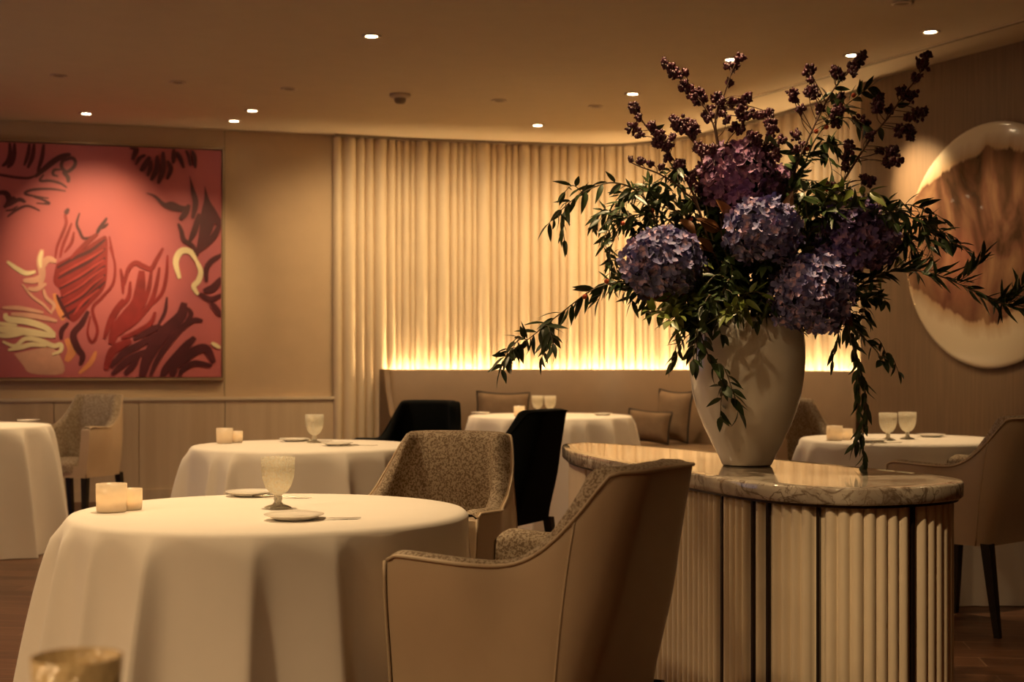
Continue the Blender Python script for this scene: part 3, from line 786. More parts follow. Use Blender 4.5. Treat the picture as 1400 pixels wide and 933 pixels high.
# ------------------------------------------------------------ chairs (local +x = forward)
def chair_proto(name, label, outer, inner, pip):
    e = empty(name, (0, 0, 0), 0, label, 'armchair', 'tub armchairs')
    XF, XB, W, RC = .24, .25, .27, .12
    LB = W-RC; LA = PI/2*RC; LS = XF+XB-RC; T = LB+LA+LS
    ZA, ZT, Z0 = .695, .90, .37
    def plan(u):                                   # u signed arc length from back centre; returns pos, outward normal
        s = 1 if u >= 0 else -1; q = abs(u)
        if q < LB: return Vector((-XB, s*q)), Vector((-1, 0))
        if q < LB+LA:
            an = (q-LB)/RC; return Vector((-XB+RC-RC*math.cos(an), s*(W-RC+RC*math.sin(an)))), Vector((-math.cos(an), s*math.sin(an)))
        return Vector((-XB+RC+(q-LB-LA), s*W)), Vector((0, s))
    u0, u1 = .262, .47
    def top(u):
        q = abs(u)
        if q < u0: return ZT + .004*(1-(q/u0)**2) - (.010*max(0, (q-u0+.03)/.03)**2)
        if q < u1:
            t = (q-u0)/(u1-u0); return ZA + (ZT-.010-ZA)*(1-t)**2.5
        return ZA + .012*((q-u1)/(T-u1)) - .012*max(0, (q-T+.03)/.03)**2
    def sm(x): x = max(0, min(1, x)); return x*x*(3-2*x)
    def pos(u, z, off=0):
        p_, n_ = plan(u); wb = 1-sm((abs(u)-.12)/.42)
        lean = (z-.37)*.125*wb + max(0, z-.70)*.06*wb
        tp = -.025*sm((.66-z)/.30) - .022*max(0, min(1, (.9-z)/.48))*wb   # tucks in towards the bottom
        narrow = 1 - .26*max(0, min(1, (z-.42)/.48))**1.15*(1-sm((abs(u)-.40)/.14))
        p2 = p_ + n_*(off+tp)
        return Vector((p2.x - lean, p2.y*narrow, z))
    NU = 72; us = [-T + 2*T*i/NU for i in range(NU+1)]
    th = .066
    rows = []; rin = []
    for u in us:
        zt = top(u)
        r = [pos(u, Z0 + (zt-.012-Z0)*j/9) for j in range(10)]
        r += [pos(u, zt-.004, -.002), pos(u, zt, -.008)]
        rows.append(r)
        q_ = [pos(u, zt, -.008), pos(u, zt+.006, -.018), pos(u, zt+.006, -.034), pos(u, zt-.004, -th+.006), pos(u, zt-.022, -th)]
        q_ += [pos(u, .40 + (zt-.018-.40)*(5-j)/6, -th-.006*math.sin(PI*(j+1)/6)) for j in range(6)]
        wf_ = 1-sm((abs(u)-.33)/.16)
        rin.append([p_ + Vector((.034*wf_*sm((p_.z-.60)/.16)*(0, .35, .8)[min(k_, 2)], 0, 0)) for k_, p_ in enumerate(q_)])
    a = MB(); a.grid(rows)
    for idx in (0, NU):                            # arm front faces
        u = us[idx]; zt = top(u); zz = [Z0 + (zt-.012-Z0)*j/9 for j in range(10)]
        rr_ = [[pos(u, z), pos(u, z, -th)] for z in zz] + [[pos(u, zt-.001, -.012), pos(u, zt-.004, -th+.008)]]
        rr_ = [[p1+Vector((.006 if k < 10 else 0, 0, 0)) for p1 in r_] for k, r_ in enumerate(rr_)]
        a.grid(rr_, smooth=False)
    # underside
    bot = [pos(u, Z0) for u in us]; c0 = Vector((0, 0, Z0)); nb = len(bot)
    a.add(bot + [c0], [(i, i+1, nb) for i in range(nb-1)] + [(nb-1, 0, nb)], 0, False)
    # front rail
    pf = XF-.005
    a.box((pf-.03, -W+.04, Z0), (pf+.004, W-.04, .445))
    a.build('shell', outer, e)
    b = MB(); b.grid(rin, flip=False); b.build('inner_upholstery', inner, e)
    # seat cushion
    c = MB(); n = 16; Wi = W-th-.02; rws = []
    for j, (z, ins) in enumerate([(.40, .004), (.44, 0), (.465, .004), (.478, .02), (.484, .06), (.487, .14), (.488, .2)]):
        ring = []
        for k in range(48):
            an = 2*PI*k/48; cx_, sy_ = math.cos(an), math.sin(an)
            x = math.copysign(abs(cx_)**.35, cx_)*(.205-ins*1.0) + .045; y = math.copysign(abs(sy_)**.35, sy_)*(Wi-ins)
            ring.append((x, y, z))
        rws.append(ring)
    c.grid(rws, closed_v=True, flip=True); o_ = len(c.v)
    c.add([(0.02, 0, .4885)] + rws[-1], [(0, 1+k, 1+(k+1) % 48) for k in range(48)])
    c.build('seat', inner, e)
    # piping
    pp = MB(); pp.tube([pos(u, top(u)-.004, .0015) for u in us], .0042, 6)
    for u in (-T, T):
        pp.tube([pos(u, Z0 + (top(u)-.006-Z0)*j/8, .001)+Vector((.006, 0, 0)) for j in range(9)], .0042, 6)
    for u in (-.305, .305):
        pp.tube([pos(u, Z0 + (top(u)-.006-Z0)*j/10, -.0005) for j in range(11)], .0028, 6)
    pp.build('piping', pip, e)
    for sx in (1, -1):
        for sy in (1, -1):
            l = MB(); tx, ty = sx*.19, sy*.20; bx_, by_ = tx+sx*(.02 if sx > 0 else .055), ty+sy*.012
            l.grid([[(x+dx*w, y+dy*w, z) for dx, dy in ((-1, -1), (1, -1), (1, 1), (-1, 1))] for x, y, z, w in ((tx, ty, Z0+.01, .021), ((tx+bx_)/2, (ty+by_)/2, Z0/2, .017), (bx_, by_, .0, .012))], closed_v=True, smooth=False)
            l.build('leg', M['darkwood'], e)
    return e
ch = chair_proto('tub_armchair', 'x', M['leather'], M['speckle'], M['piping'])
bk = chair_proto('black_armchair', 'x', M['black_velvet'], M['black_velvet'], M['black_velvet'])
tan = [((.066, 3.357), 2.62, 'tan leather armchair seen from behind, nearest to the camera before the counter'),
       ((-.265, 4.42), -1.93, 'speckled armchair facing us behind the right side of the nearest table'),
       ((-2.93, 9.85), -1.9, 'small tan armchair in front of the wainscot under the painting'),
       ((1.98, 6.3), 2.3, 'tan leather armchair at the right edge, behind the marble counter'),
       ((1.72, 8.65), -1.35, 'brown armchair half hidden behind the white vase')]
for i, ((x, y), t, l) in enumerate(tan):
    o = ch if i == 0 else copy_tree(ch); place(o, (x, y, 0), t, l)
blk = [((-.555, 8.2), -1.88, 'black armchair with its square back left of the banquette table'), ((-.085, 6.985), 2.67, 'black armchair seen edge-on beside the left end of the counter')]
for i, ((x, y), t, l) in enumerate(blk):
    o = bk if i == 0 else copy_tree(bk); place(o, (x, y, 0), t, l)

# ------------------------------------------------------------ marble console
CC = Vector((.655, 4.782, 0)); CT = -1.155; CA, CB, CN = 1.075, .311, 3.0
OUT = [(.196,5.77),(.215,5.93),(.288,6.02),(.433,5.89),(.576,5.69),(.719,5.43),(.882,5.03),(1.08,4.62),(1.19,4.39),(1.254,4.22),(1.268,4.09),(1.215,3.96),(1.118,3.88),(1.0,3.82),(.889,3.80),(.78,3.855),(.689,3.955),(.604,4.12),(.519,4.37),(.361,4.78),(.275,5.10),(.21,5.45)]
rz = CT
def toworld(v): return CC + Matrix.Rotation(rz, 3, 'Z') @ v
ce_ = empty('console_counter', CC, rz, 'oval fluted counter with a cream veined marble top holding the vase', 'counter')
def _outline():
    q = [Vector((x, y, 0)) for x, y in OUT]; n = len(q); out = []
    for i in range(n):
        a, b, c, d = q[i-1], q[i], q[(i+1) % n], q[(i+2) % n]
        for j in range(20):
            t = j/20; out.append(.5*((2*b)+(c-a)*t+(2*a-5*b+4*c-d)*t*t+(3*b-a-3*c+d)*t**3))
    out = resample(out + [out[0]], .004); m = len(out)
    for _ in range(500): out = [(out[k-1]+out[k]*2+out[(k+1) % m])/4 for k in range(m)]
    inv = Matrix.Rotation(-CT, 3, 'Z')
    out = [inv @ (p_-CC) for p_ in out]
    area = sum(out[k-1].x*out[k].y-out[k].x*out[k-1].y for k in range(m))
    return out if area > 0 else out[::-1]
BASE = _outline()
def ring(ins, n=200):
    m = len(BASE); raw = []
    for k in range(m):
        t = (BASE[(k+3) % m]-BASE[k-3]).normalized(); raw.append(BASE[k] - Vector((t.y, -t.x, 0))*ins)
    cu = [0]
    for k in range(m): cu.append(cu[-1] + (raw[(k+1) % m]-raw[k]).length)
    tot = cu[-1]; out = []; i = 0
    for k in range(n):
        s_ = tot*k/n
        while cu[i+1] < s_: i += 1
        t = (s_-cu[i])/max(1e-9, cu[i+1]-cu[i]); out.append(raw[i].lerp(raw[(i+1) % m], t))
    return out, tot
TT = .80
a = MB(); rws = []
for ins, z in ((.03, TT-.046), (.006, TT-.046), (.001, TT-.041), (0, TT-.02), (0, TT-.006), (.002, TT-.0015), (.006, TT), (.05, TT)):
    rws.append([(p_.x, p_.y, z) for p_ in ring(ins, 220)[0]])
a.grid(rws, closed_v=True)
m_ = [Vector(v) for v in rws[-1]]; a.add(m_ + [Vector((0, 0, TT))], [(k, (k+1) % 220, 220) for k in range(220)], 0, False)
m_ = [Vector(v) for v in rws[0]]; a.add(m_ + [Vector((0, 0, TT-.046))], [((k+1) % 220, k, 220) for k in range(220)], 0, False)
a.build('marble_top', M['marble'], ce_)
a = MB(); rws = []
for ins, z in ((.05, TT-.054), (.014, TT-.054), (.014, TT-.0462), (.05, TT-.0462)): rws.append([(p_.x, p_.y, z) for p_ in ring(ins, 220)[0]])
a.grid(rws, closed_v=True, closed_u=True, smooth=False); a.build('metal_band', M['bronze'], ce_)
# fluted body: ribs round the outline
INS = .040
base, tot = ring(INS, 1600)
pitch = .0335; nr = int(tot/pitch)
strip_px = [803, 988, 1022, 1047, 1105, 1236, 1311]
def proj(v): w = toworld(v); return 700 + F*w.x/w.y, w
front = []
for k, p_ in enumerate(base):
    nx = base[(k+2) % 1600]-base[k-2]; nrm = Vector((nx.y, -nx.x, 0)).normalized(); w = toworld(p_)
    wn = Matrix.Rotation(rz, 3, 'Z') @ nrm
    if wn.dot(Vector((0, 0, 0)) - Vector((w.x, w.y, 0))) > 0: front.append((proj(p_)[0], k))
strip_k = [min(front, key=lambda f: abs(f[0]-sx))[1] for sx in strip_px]
strip_rib = sorted({int(round(k/1600*nr)) % nr for k in strip_k})
prof = []
for i in range(nr):
    is_strip = i in strip_rib
    for j in range(10):
        t = (i + j/10)/nr; x = t*1600; k0 = int(x) % 1600; f_ = x-int(x)
        p_ = base[k0].lerp(base[(k0+1) % 1600], f_); nx = base[(k0+3) % 1600]-base[k0-2]; nrm = Vector((nx.y, -nx.x, 0)).normalized()
        h_ = -.006 if is_strip else .0165*math.sin(PI*j/10)**.62-.002
        prof.append(p_ + nrm*h_)
a = MB(); a.grid([[(p_.x, p_.y, z) for p_ in prof] for z in (.06, TT-.054)], closed_v=True); a.build('fluted_body', M['console'], ce_)
for i in strip_rib:
    x = (i+.5)/nr*1600; k0 = int(x) % 1600; p_ = base[k0]; nx = (base[(k0+3) % 1600]-base[k0-3]).normalized(); nrm = Vector((nx.y, -nx.x, 0))
    b = MB(); w_ = .0045
    q4 = [p_-nx*w_-nrm*.004, p_+nx*w_-nrm*.004, p_+nx*w_+nrm*.006, p_-nx*w_+nrm*.006]
    b.grid([[(v.x, v.y, z) for v in q4] for z in (.06, TT-.054)], closed_v=True, smooth=False)
    b.build('bronze_strip', M['bronze'], ce_)
a = MB(); rws = []
for ins, z in ((.09, .0), (.06, .0), (.06, .06), (.09, .06)): rws.append([(p_.x, p_.y, z) for p_ in ring(ins, 160)[0]])
a.grid(rws, closed_v=True, closed_u=True, smooth=False); a.build('plinth', M['darkwood'], ce_)

# ------------------------------------------------------------ vase
VD = 4.65; VX = (1021-700)/F*VD; V0 = Vector((VX, VD, TT+.0005))
a = MB(); a.lathe([(.0001, 0), (.074, 0), (.077, .004)], 64, mi=1)
a.lathe([(.077, .004), (.079, .006), (.092, .035), (.113, .075), (.135, .120), (.155, .170), (.171, .225), (.180, .285), (.1835, .34), (.1825, .39), (.178, .43), (.171, .462), (.167, .468), (.163, .464), (.168, .43), (.172, .38), (.172, .33), (.166, .27), (.150, .20), (.11, .11), (.07, .03), (.0001, .02)], 72)
vs = a.build('vase', [M['vase'], M['bronze']], loc=V0)
tag(vs, 'tall glossy white ceramic vase on the marble counter', 'vase')

# ------------------------------------------------------------ flowers
VM = Vector((VX, VD, TT+.44))                       # mouth of the vase
def leaf(m, base_, dirv, up, L, w, mi=0, curl=.15, n=5, fold=.25):
    d = dirv.normalized(); side = d.cross(up)
    if side.length < .05: side = d.cross(Vector((1, .3, .1)))
    side.normalize(); nr_ = side.cross(d).normalized(); rows = []
    for i in range(n+1):
        t = i/n; wd = w/2*(math.sin(PI*min(1, t**.75))**.9 if 0 < t < 1 else .02)
        c = base_ + d*(L*t) - nr_*(curl*L*t*t)
        rows.append([c - side*wd + nr_*(wd*fold), c, c + side*wd + nr_*(wd*fold)])
    m.grid(rows, mi=mi)
def rv(rr): return Vector((rr.gauss(0, 1), rr.gauss(0, 1), rr.gauss(0, 1))).normalized()
def path3(pts, dd):                                 # [(px,py)...] with depth offsets
    n = len(pts); out = []
    for i, p_ in enumerate(pts):
        z = p_[2] if len(p_) > 2 else dd*i/(n-1)
        out.append(P(p_[0], p_[1], VD + z))
    return out
def to_mouth(pts): return [VM + Vector(((pts[0].x-VM.x)*.25, (pts[0].y-VM.y)*.25, -.05))] + pts
def spray(name, pts, dd, label, cat='foliage', L=.07, w=.017, step=.02, mat='leaf', seed=1, group=None, droop=.25, spread=.8, hips=0, side_twigs=0, r0=.004, root=True, start=.15, tw=.13, fan=1):
    rr = random.Random(seed)
    p3 = path3(pts, dd)
    if root: p3 = to_mouth(p3)
    c = catmull(p3, 10); base_ = c[0].copy()
    st = MB(); lf = MB(); hps = []
    tot = sum((b-a_).length for a_, b in zip(c, c[1:]))
    st.tube(c, lambda t: r0*(1-.75*t), 5)
    lines = [(c, start if root else 0, 1.0)]
    for k in range(side_twigs):
        i = int(len(c)*rr.uniform(.3, .92)); p_ = c[i]; t = (c[min(i+1, len(c)-1)]-c[i-1]).normalized()
        d = (t*.8 + rv(rr)*.9).normalized(); Lt = tw*rr.uniform(.6, 1.2)
        q_ = catmull([p_, p_+d*Lt*.5+Vector((0, 0, .01)), p_+d*Lt+Vector((0, 0, -droop*.12))], 5)
        st.tube(q_, r0*.35, 4); lines.append((q_, .1, .8))
    for c_, s_, sc in lines:
        rs = resample(c_, step); n = len(rs)
        for i in range(int(n*s_), n):
            t = (rs[min(i+1, n-1)]-rs[max(i-1, 0)]).normalized()
            for f_ in range(fan):
                sd = t.cross(rv(rr)).normalized()
                d = t*(1-spread*.45) + sd*spread + Vector((0, 0, -droop*rr.random()))
                leaf(lf, rs[i], d, (rv(rr)*.8+Vector((0, 0, 1))), L*sc*rr.uniform(.7, 1.2), w*sc*rr.uniform(.8, 1.2), curl=rr.uniform(-.1, .35))
        leaf(lf, rs[-1], (rs[-1]-rs[-2]) if n > 1 else t, Vector((0, 0, 1)), L*sc, w*sc)
    for k in range(hips):
        hp = MB(); hps.append(hp); p_ = c[int(len(c)*rr.uniform(.35, .95))] + rv(rr)*.02; hp.ball(p_, .008, 10, 8)
    e = empty(name, base_, 0, label, cat, group)
    shift(st, base_).build('stem', M['stem'], e); shift(lf, base_).build('leaves', M[mat], e)
    for hp in hps: shift(hp, base_).build('berry', M['hip'], e)
    return e
G = 'foliage sprays in the vase'
spray('leafy_spray', [(930,395),(880,388),(820,392),(765,430),(725,462),(690,488)], -.25, 'long leafy spray reaching lowest left towards the glowing wall', L=.074, w=.021, step=.015, seed=3, group=G, hips=3, side_twigs=8, tw=.09)
spray('leafy_spray', [(910,330),(880,270),(840,250),(800,262),(770,285),(748,308)], -.1, 'leafy spray arching to the upper left with a drooping tip', L=.070, w=.018, step=.020, seed=5, group=G, side_twigs=5, tw=.09)
spray('leafy_spray', [(930,320),(890,295),(850,300),(828,330),(842,372)], .05, 'dense tuft of small curly leaves above the left blue hydrangea', L=.055, w=.015, step=.011, seed=8, group=G, side_twigs=8, tw=.10, hips=2)
spray('leafy_spray', [(940,300),(900,268),(868,262),(842,285),(820,300)], .12, 'thin leaf tangle between upper left spray and berry twigs', L=.06, w=.016, step=.012, seed=9, group=G, side_twigs=8, tw=.09)
spray('leafy_spray', [(1170,310),(1210,285),(1250,300),(1285,325),(1312,336)], -.1, 'leafy spray to the right in front of the dish rim, upper of two', L=.072, w=.018, step=.012, seed=12, group=G, side_twigs=9, tw=.11)
spray('leafy_spray', [(1170,300),(1210,290),(1240,280),(1272,290),(1290,300)], .06, 'short spray with big upright leaves beside the dish rim', L=.07, w=.019, step=.022, seed=13, group=G, side_twigs=3, tw=.09)
spray('leafy_spray', [(1170,395),(1215,372),(1265,372),(1310,388),(1355,410),(1402,424)], -.2, 'long dark spray reaching farthest right across the dish', L=.078, w=.016, step=.0075, seed=15, group=G, droop=-.45, spread=.6, side_twigs=6, tw=.09)
spray('leafy_spray', [(975,405,-.20),(955,430,-.26),(962,470,-.27),(982,515,-.26),(1000,545,-.24),(1010,562,-.23)], 0, 'broad-leaved spray hanging down over the front of the vase', L=.066, w=.025, step=.022, seed=18, group=G, droop=.5, side_twigs=6, tw=.10)
spray('leafy_spray', [(1140,415,-.10),(1163,460,-.14),(1180,520,-.12),(1184,560,-.12),(1178,590,-.12),(1170,607,-.12)], -.1, 'dense trailing spray hanging right of the vase almost to the marble', L=.058, w=.018, step=.011, seed=21, group=G, droop=.8, spread=.55, side_twigs=3, tw=.08)
spray('leafy_spray', [(1160,430),(1175,455),(1198,480),(1208,495)], -.12, 'short hanging spray with round leaf beside the trailing one', L=.055, w=.022, step=.024, seed=23, group=G, droop=.5, side_twigs=3, tw=.08)
spray('leafy_spray', [(1075,290),(1095,240),(1115,190),(1150,150),(1190,118)], .02, 'tall leafy spray with bright tip rising to the upper right', L=.072, w=.023, step=.020, seed=26, group=G, side_twigs=7, hips=5, mat='leaf', tw=.12)
spray('leafy_spray', [(1060,300),(1080,250),(1095,215),(1125,205),(1140,200)], .1, 'leafy spray crossing in front of the pale panel behind the berries', L=.062, w=.022, step=.020, seed=27, group=G, side_twigs=5, tw=.10)
# filler greens round the mouth of the vase
fill = [((955,400),(930,425),(915,440)), ((975,400),(965,420),(940,445)), ((1000,385),(985,405),(965,425)), ((960,370),(945,395),(925,420)), ((985,405),(975,425),(955,440)), ((960,395),(945,418),(948,440)), ((1000,375),(985,385),(965,400)), ((990,350),(1002,365),(1015,385)), ((1075,300),(1060,350),(1065,380)), ((940,420),(915,428),(890,425)), ((1020,360),(1000,350),(980,345)), ((1010,370),(1000,385),(985,400)),
        ((1090,290),(1110,270),(1140,262)), ((1100,310),(1130,290),(1165,285)), ((1080,280),(1100,262),(1120,258)), ((950,330),(940,300),(960,270)), ((975,330),(975,300),(1000,280)),
        ((1150,400),(1175,410),(1200,405)), ((1140,370),(1160,385),(1190,400)), ((910,345),(890,320),(870,300)), ((940,310),(915,285),(900,270)), ((1020,400),(1015,420),(1000,432)), ((1130,420),(1150,432),(1165,440)),
        ((1160,330),(1190,300),(1225,290)), ((1180,360),(1210,340),(1240,332)), ((1040,380),(1030,400),(1050,420)), ((900,395),(880,400),(855,395)), ((1130,270),(1160,275),(1190,262)), ((960,260),(940,235),(925,240))]
fl_ = ['leafy sprig of the greenery packed around the vase mouth', 'fresh green sprig of the greenery packed around the vase mouth']
for i, pts in enumerate(fill):
    rr = random.Random(100+i); dz = rr.uniform(-.26, -.14) if max(q_[1] for q_ in pts) > 404 and pts[0][0] < 1060 else rr.uniform(-.16, .05)
    spray('green_sprig', [(x, y, dz*(.6+.4*k)) for k, (x, y) in enumerate(pts)], 0, fl_[1] if i % 3 == 0 else fl_[0], L=rr.uniform(.05, .075), w=rr.uniform(.018, .028), step=.014, mat='leaf2' if i % 3 == 0 else 'leaf', seed=200+i,
          group='fresh green sprigs at the vase mouth' if i % 3 == 0 else 'dark green sprigs at the vase mouth', side_twigs=3, start=.3, tw=.08, hips=1 if i % 4 == 0 else 0)
# deep leaf mass that fills the heart of the bouquet (depth behind the blooms)
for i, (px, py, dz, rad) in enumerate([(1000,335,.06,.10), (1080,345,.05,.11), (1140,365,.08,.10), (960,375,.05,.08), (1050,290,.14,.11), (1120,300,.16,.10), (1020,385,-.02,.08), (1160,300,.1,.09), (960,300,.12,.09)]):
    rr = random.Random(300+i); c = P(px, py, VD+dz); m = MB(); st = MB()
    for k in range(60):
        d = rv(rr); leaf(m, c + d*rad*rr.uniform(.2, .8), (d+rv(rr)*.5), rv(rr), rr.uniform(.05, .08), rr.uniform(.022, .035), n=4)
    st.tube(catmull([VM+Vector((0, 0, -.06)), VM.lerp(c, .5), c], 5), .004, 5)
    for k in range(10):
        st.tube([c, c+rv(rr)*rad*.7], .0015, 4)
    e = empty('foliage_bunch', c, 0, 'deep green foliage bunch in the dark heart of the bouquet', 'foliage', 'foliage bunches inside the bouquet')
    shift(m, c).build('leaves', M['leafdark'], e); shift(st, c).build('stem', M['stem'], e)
# magnolia leaves
mag = [((985,315),(950,290),.075,.045), ((975,345),(948,312),.07,.042), ((920,400),(882,403),.085,.055), ((945,425),(905,428),.10,.055), ((1050,400),(1075,378),.06,.035), ((1030,425),(1062,432),.07,.035),
       ((1070,300),(1082,262),.08,.035), ((1140,420),(1165,440),.085,.05), ((1000,300),(985,275),.07,.04), ((1145,400),(1150,435),.09,.055), ((1020,410),(1045,398),.06,.03), ((930,300),(962,322),.07,.04)]
for i, (a_, b_, L_, w_) in enumerate(mag):
    A = P(a_[0], a_[1], VD-.10); B = P(b_[0], b_[1], VD-.17 if i % 2 else VD-.12); m = MB(); st = MB(); rr = random.Random(400+i)
    leaf(m, A, B-A, Vector((.2, -1, .5))+rv(rr)*.6, L_*1.15, w_, curl=.2, n=8, fold=.3)
    leaf(m, A, (B-A)+rv(rr)*.04, rv(rr), L_, w_*.9, curl=.3, n=8, fold=.3)
    st.tube(catmull([VM+Vector((0, 0, -.05)), VM.lerp(A, .6)+Vector((0, .02, 0)), A], 5), .003, 5)
    e = empty('magnolia_sprig', A, 0, 'magnolia sprig with rust brown leathery leaves among the greenery', 'foliage', 'brown magnolia leaves in the bouquet')
    shift(m, A).build('leaves', M['magnolia'], e); shift(st, A).build('stem', M['twig'], e)
# hydrangeas
def hydrangea(px, py, dz, r_px, mat, label, seed, squash=.95, nfl=360):
    rr = random.Random(seed); C = P(px, py, VD+dz); r = r_px*1.06/F*(VD+dz); m = MB(); st = MB()
    ga = PI*(3-5**.5)
    for k in range(nfl):
        y = 1-(k+.5)/nfl*1.85; q_ = math.sqrt(max(0, 1-y*y)); th = ga*k
        n0 = Vector((q_*math.cos(th), q_*math.sin(th), y))
        wob = 1 + .07*math.sin(4*th+3*y+seed)
        c = C + Vector((n0.x, n0.y, n0.z*squash))*r*wob*rr.uniform(.78, 1.0) + rv(rr)*r*.03
        n_ = (n0 + rv(rr)*.7).normalized()
        t1 = n_.cross(rv(rr)).normalized(); t2 = n_.cross(t1)
        ps = r*rr.uniform(.145, .20)
        for q4 in range(4):
            an = q4*PI/2 + rr.uniform(-.15, .15); d = t1*math.cos(an)+t2*math.sin(an); s_ = n_.cross(d)
            li = rr.uniform(.15, .6); w_ = ps*rr.uniform(.40, .52)
            vs_3 = [c, c+d*ps*.4+s_*w_*.85+n_*ps*li*.30, c+d*ps*.8+s_*w_*.75+n_*ps*li*.75, c+d*ps*1.04+n_*ps*li*.8, c+d*ps*.8-s_*w_*.75+n_*ps*li*.85, c+d*ps*.4-s_*w_*.85+n_*ps*li*.30, c+d*ps*.58+n_*ps*li*.22]
            m.add(vs_3, [(0, 1, 6), (1, 2, 6), (2, 3, 6), (3, 4, 6), (4, 5, 6), (5, 0, 6)])
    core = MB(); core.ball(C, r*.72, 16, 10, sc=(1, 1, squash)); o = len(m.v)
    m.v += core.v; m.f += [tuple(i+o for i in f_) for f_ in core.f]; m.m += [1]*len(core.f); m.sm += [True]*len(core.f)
    st.tube(catmull([VM+Vector(((C.x-VM.x)*.2, (C.y-VM.y)*.2, -.06)), VM.lerp(C, .6)+Vector((0, .03, 0)), C], 6), .005, 6)
    e = empty('hydrangea', C, 0, label, 'flower', 'hydrangeas in the bouquet')
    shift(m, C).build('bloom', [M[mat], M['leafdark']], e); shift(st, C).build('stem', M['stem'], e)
hydrangea(907, 362, -.16, 50, 'hyd_blue', 'blue-violet hydrangea at the left of the bouquet', 1)
hydrangea(1043, 318, -.20, 47, 'hyd_blue', 'blue-violet hydrangea in the centre of the bouquet', 2)
hydrangea(1110, 403, -.22, 51, 'hyd_blue', 'blue-violet hydrangea lowest, hanging over the vase rim', 3, 1.05)
hydrangea(1170, 325, -.08, 50, 'hyd_violet', 'dark violet hydrangea at the right of the bouquet', 4)
hydrangea(1008, 245, .0, 50, 'hyd_plum', 'plum coloured hydrangea at the top of the bouquet', 5)
hydrangea(1045, 262, .10, 42, 'hyd_plum', 'plum coloured hydrangea just behind the central blue one', 6)
# berry branches
def berries(pts, dd, clusters, label, seed, leafy=0):
    rr = random.Random(seed); p3 = to_mouth(path3(pts, dd)); c = catmull(p3, 10); st = MB(); cls_ = []; lf = MB(); base_ = c[0].copy()
    st.tube(c, lambda t: .0048*(1-.7*t), 6)
    for cl in clusters:
        px, py, rp = cl; rp *= 1.15; bm_ = MB(); cls_.append(bm_)
        # nearest point of the stem in the picture gives the depth
        best = min(range(len(c)), key=lambda i: (700+F*c[i].x/c[i].y-px)**2 + (HY-(c[i].z-CAMZ)*F/c[i].y-py)**2)
        best = max(0, best-4) if best > 4 else best
        d = c[best].y + rr.uniform(-.06, .06); C = P(px, py, d); r = rp/F*d
        if (C-c[best]).length > .004: st.tube(catmull([c[best], c[best].lerp(C, .5)+rv(rr)*.01, C], 4), .0014, 4)
        for k in range(int(9+rp*1.6)):
            n_ = rv(rr); b0 = C + n_*r*rr.uniform(.35, 1.0)
            s_ = rr.uniform(.0045, .0075)
            st.tube([C, b0], .0007, 3, caps=False)
            bm_.ball(b0, s_, 6, 4, sc=(1, 1, 1.15))
            for q4 in range(2): leaf(bm_, b0, n_+rv(rr)*.7, rv(rr), .010, .006, n=2)
    for k in range(leafy):
        i = int(len(c)*rr.uniform(.45, .9)); leaf(lf, c[i], rv(rr), rv(rr), .05, .02)
    e = empty('berry_branch', base_, 0, label, 'berry branch', 'burgundy berry branches')
    shift(st, base_).build('stem', M['twig'], e); [shift(x_, base_).build('seed_cluster', M['berry'], e) for x_ in cls_]
    if leafy: shift(lf, base_).build('leaves', M['leaf'], e)
berries([(990,300),(985,240),(975,170),(950,130),(915,92)], .0, [(910,88,8),(918,96,8),(924,103,8),(936,113,4),(937,99,4),(932,120,4),(943,122,6),(948,130,7),(957,128,8),(953,138,6),(962,136,6),(971,155,9),(966,160,6),(986,153,7),(985,138,5)], 'berry branch leaning left with its tip at the highest left cluster', 31)
berries([(992,300),(988,230),(978,165),(990,130),(1002,95),(1011,78)], -.06, [(1011,80,7),(1004,92,6),(998,91,6),(999,113,5),(981,136,9),(1012,141,7),(1001,140,6),(1022,133,7),(1014,152,9),(1018,160,8),(1008,177,9),(1028,157,6),(1037,158,6),(1044,156,5),(1051,153,4),(993,164,5)], 'berry branch pointing straight up to the ceiling downlight', 32)
berries([(960,300),(935,240),(910,205),(885,175),(868,148)], -.1, [(868,147,8),(874,160,4),(865,175,8),(875,185,5),(891,173,7),(901,183,9),(906,194,10),(912,200,8),(896,195,5),(914,216,5),(926,222,6),(920,187,4)], 'berry branch reaching lowest left with two end clusters', 33, 3)
berries([(985,300),(965,240),(955,205),(940,185),(925,165)], -.14, [(924,166,9),(933,170,10),(943,170,9),(938,178,9),(950,176,8),(928,175,7),(946,185,7),(956,202,9),(961,207,8),(975,203,7),(955,232,8),(965,240,8),(948,238,6),(1000,200,6)], 'berry branch with the thick double cluster left of centre', 34)
berries([(1040,300),(1045,240),(1048,200),(1050,175)], -.1, [(1052,168,9),(1056,178,8),(1030,186,6),(1036,192,6),(1025,184,5),(1048,202,8),(1040,212,7),(1060,200,6),(1062,212,7),(1070,190,5),(1030,215,6),(1045,222,6)], 'short berry branch above the plum hydrangea', 35, 4)
berries([(1070,300),(1085,240),(1105,190),(1135,130),(1160,98),(1178,76)], -.08, [(1178,76,6),(1173,85,8),(1164,92,7),(1167,98,6),(1143,97,8),(1106,97,8),(1108,109,4),(1084,129,8),(1086,137,4),(1112,127,9),(1105,125,6),(1150,105,5),(1141,153,8),(1148,148,7),(1143,168,7),(1095,150,6),(1088,185,7),(1097,202,8),(1120,150,6),(1150,130,5),(1085,205,6)], 'berry branch ending beside the ceiling slot and a downlight', 36, 8)
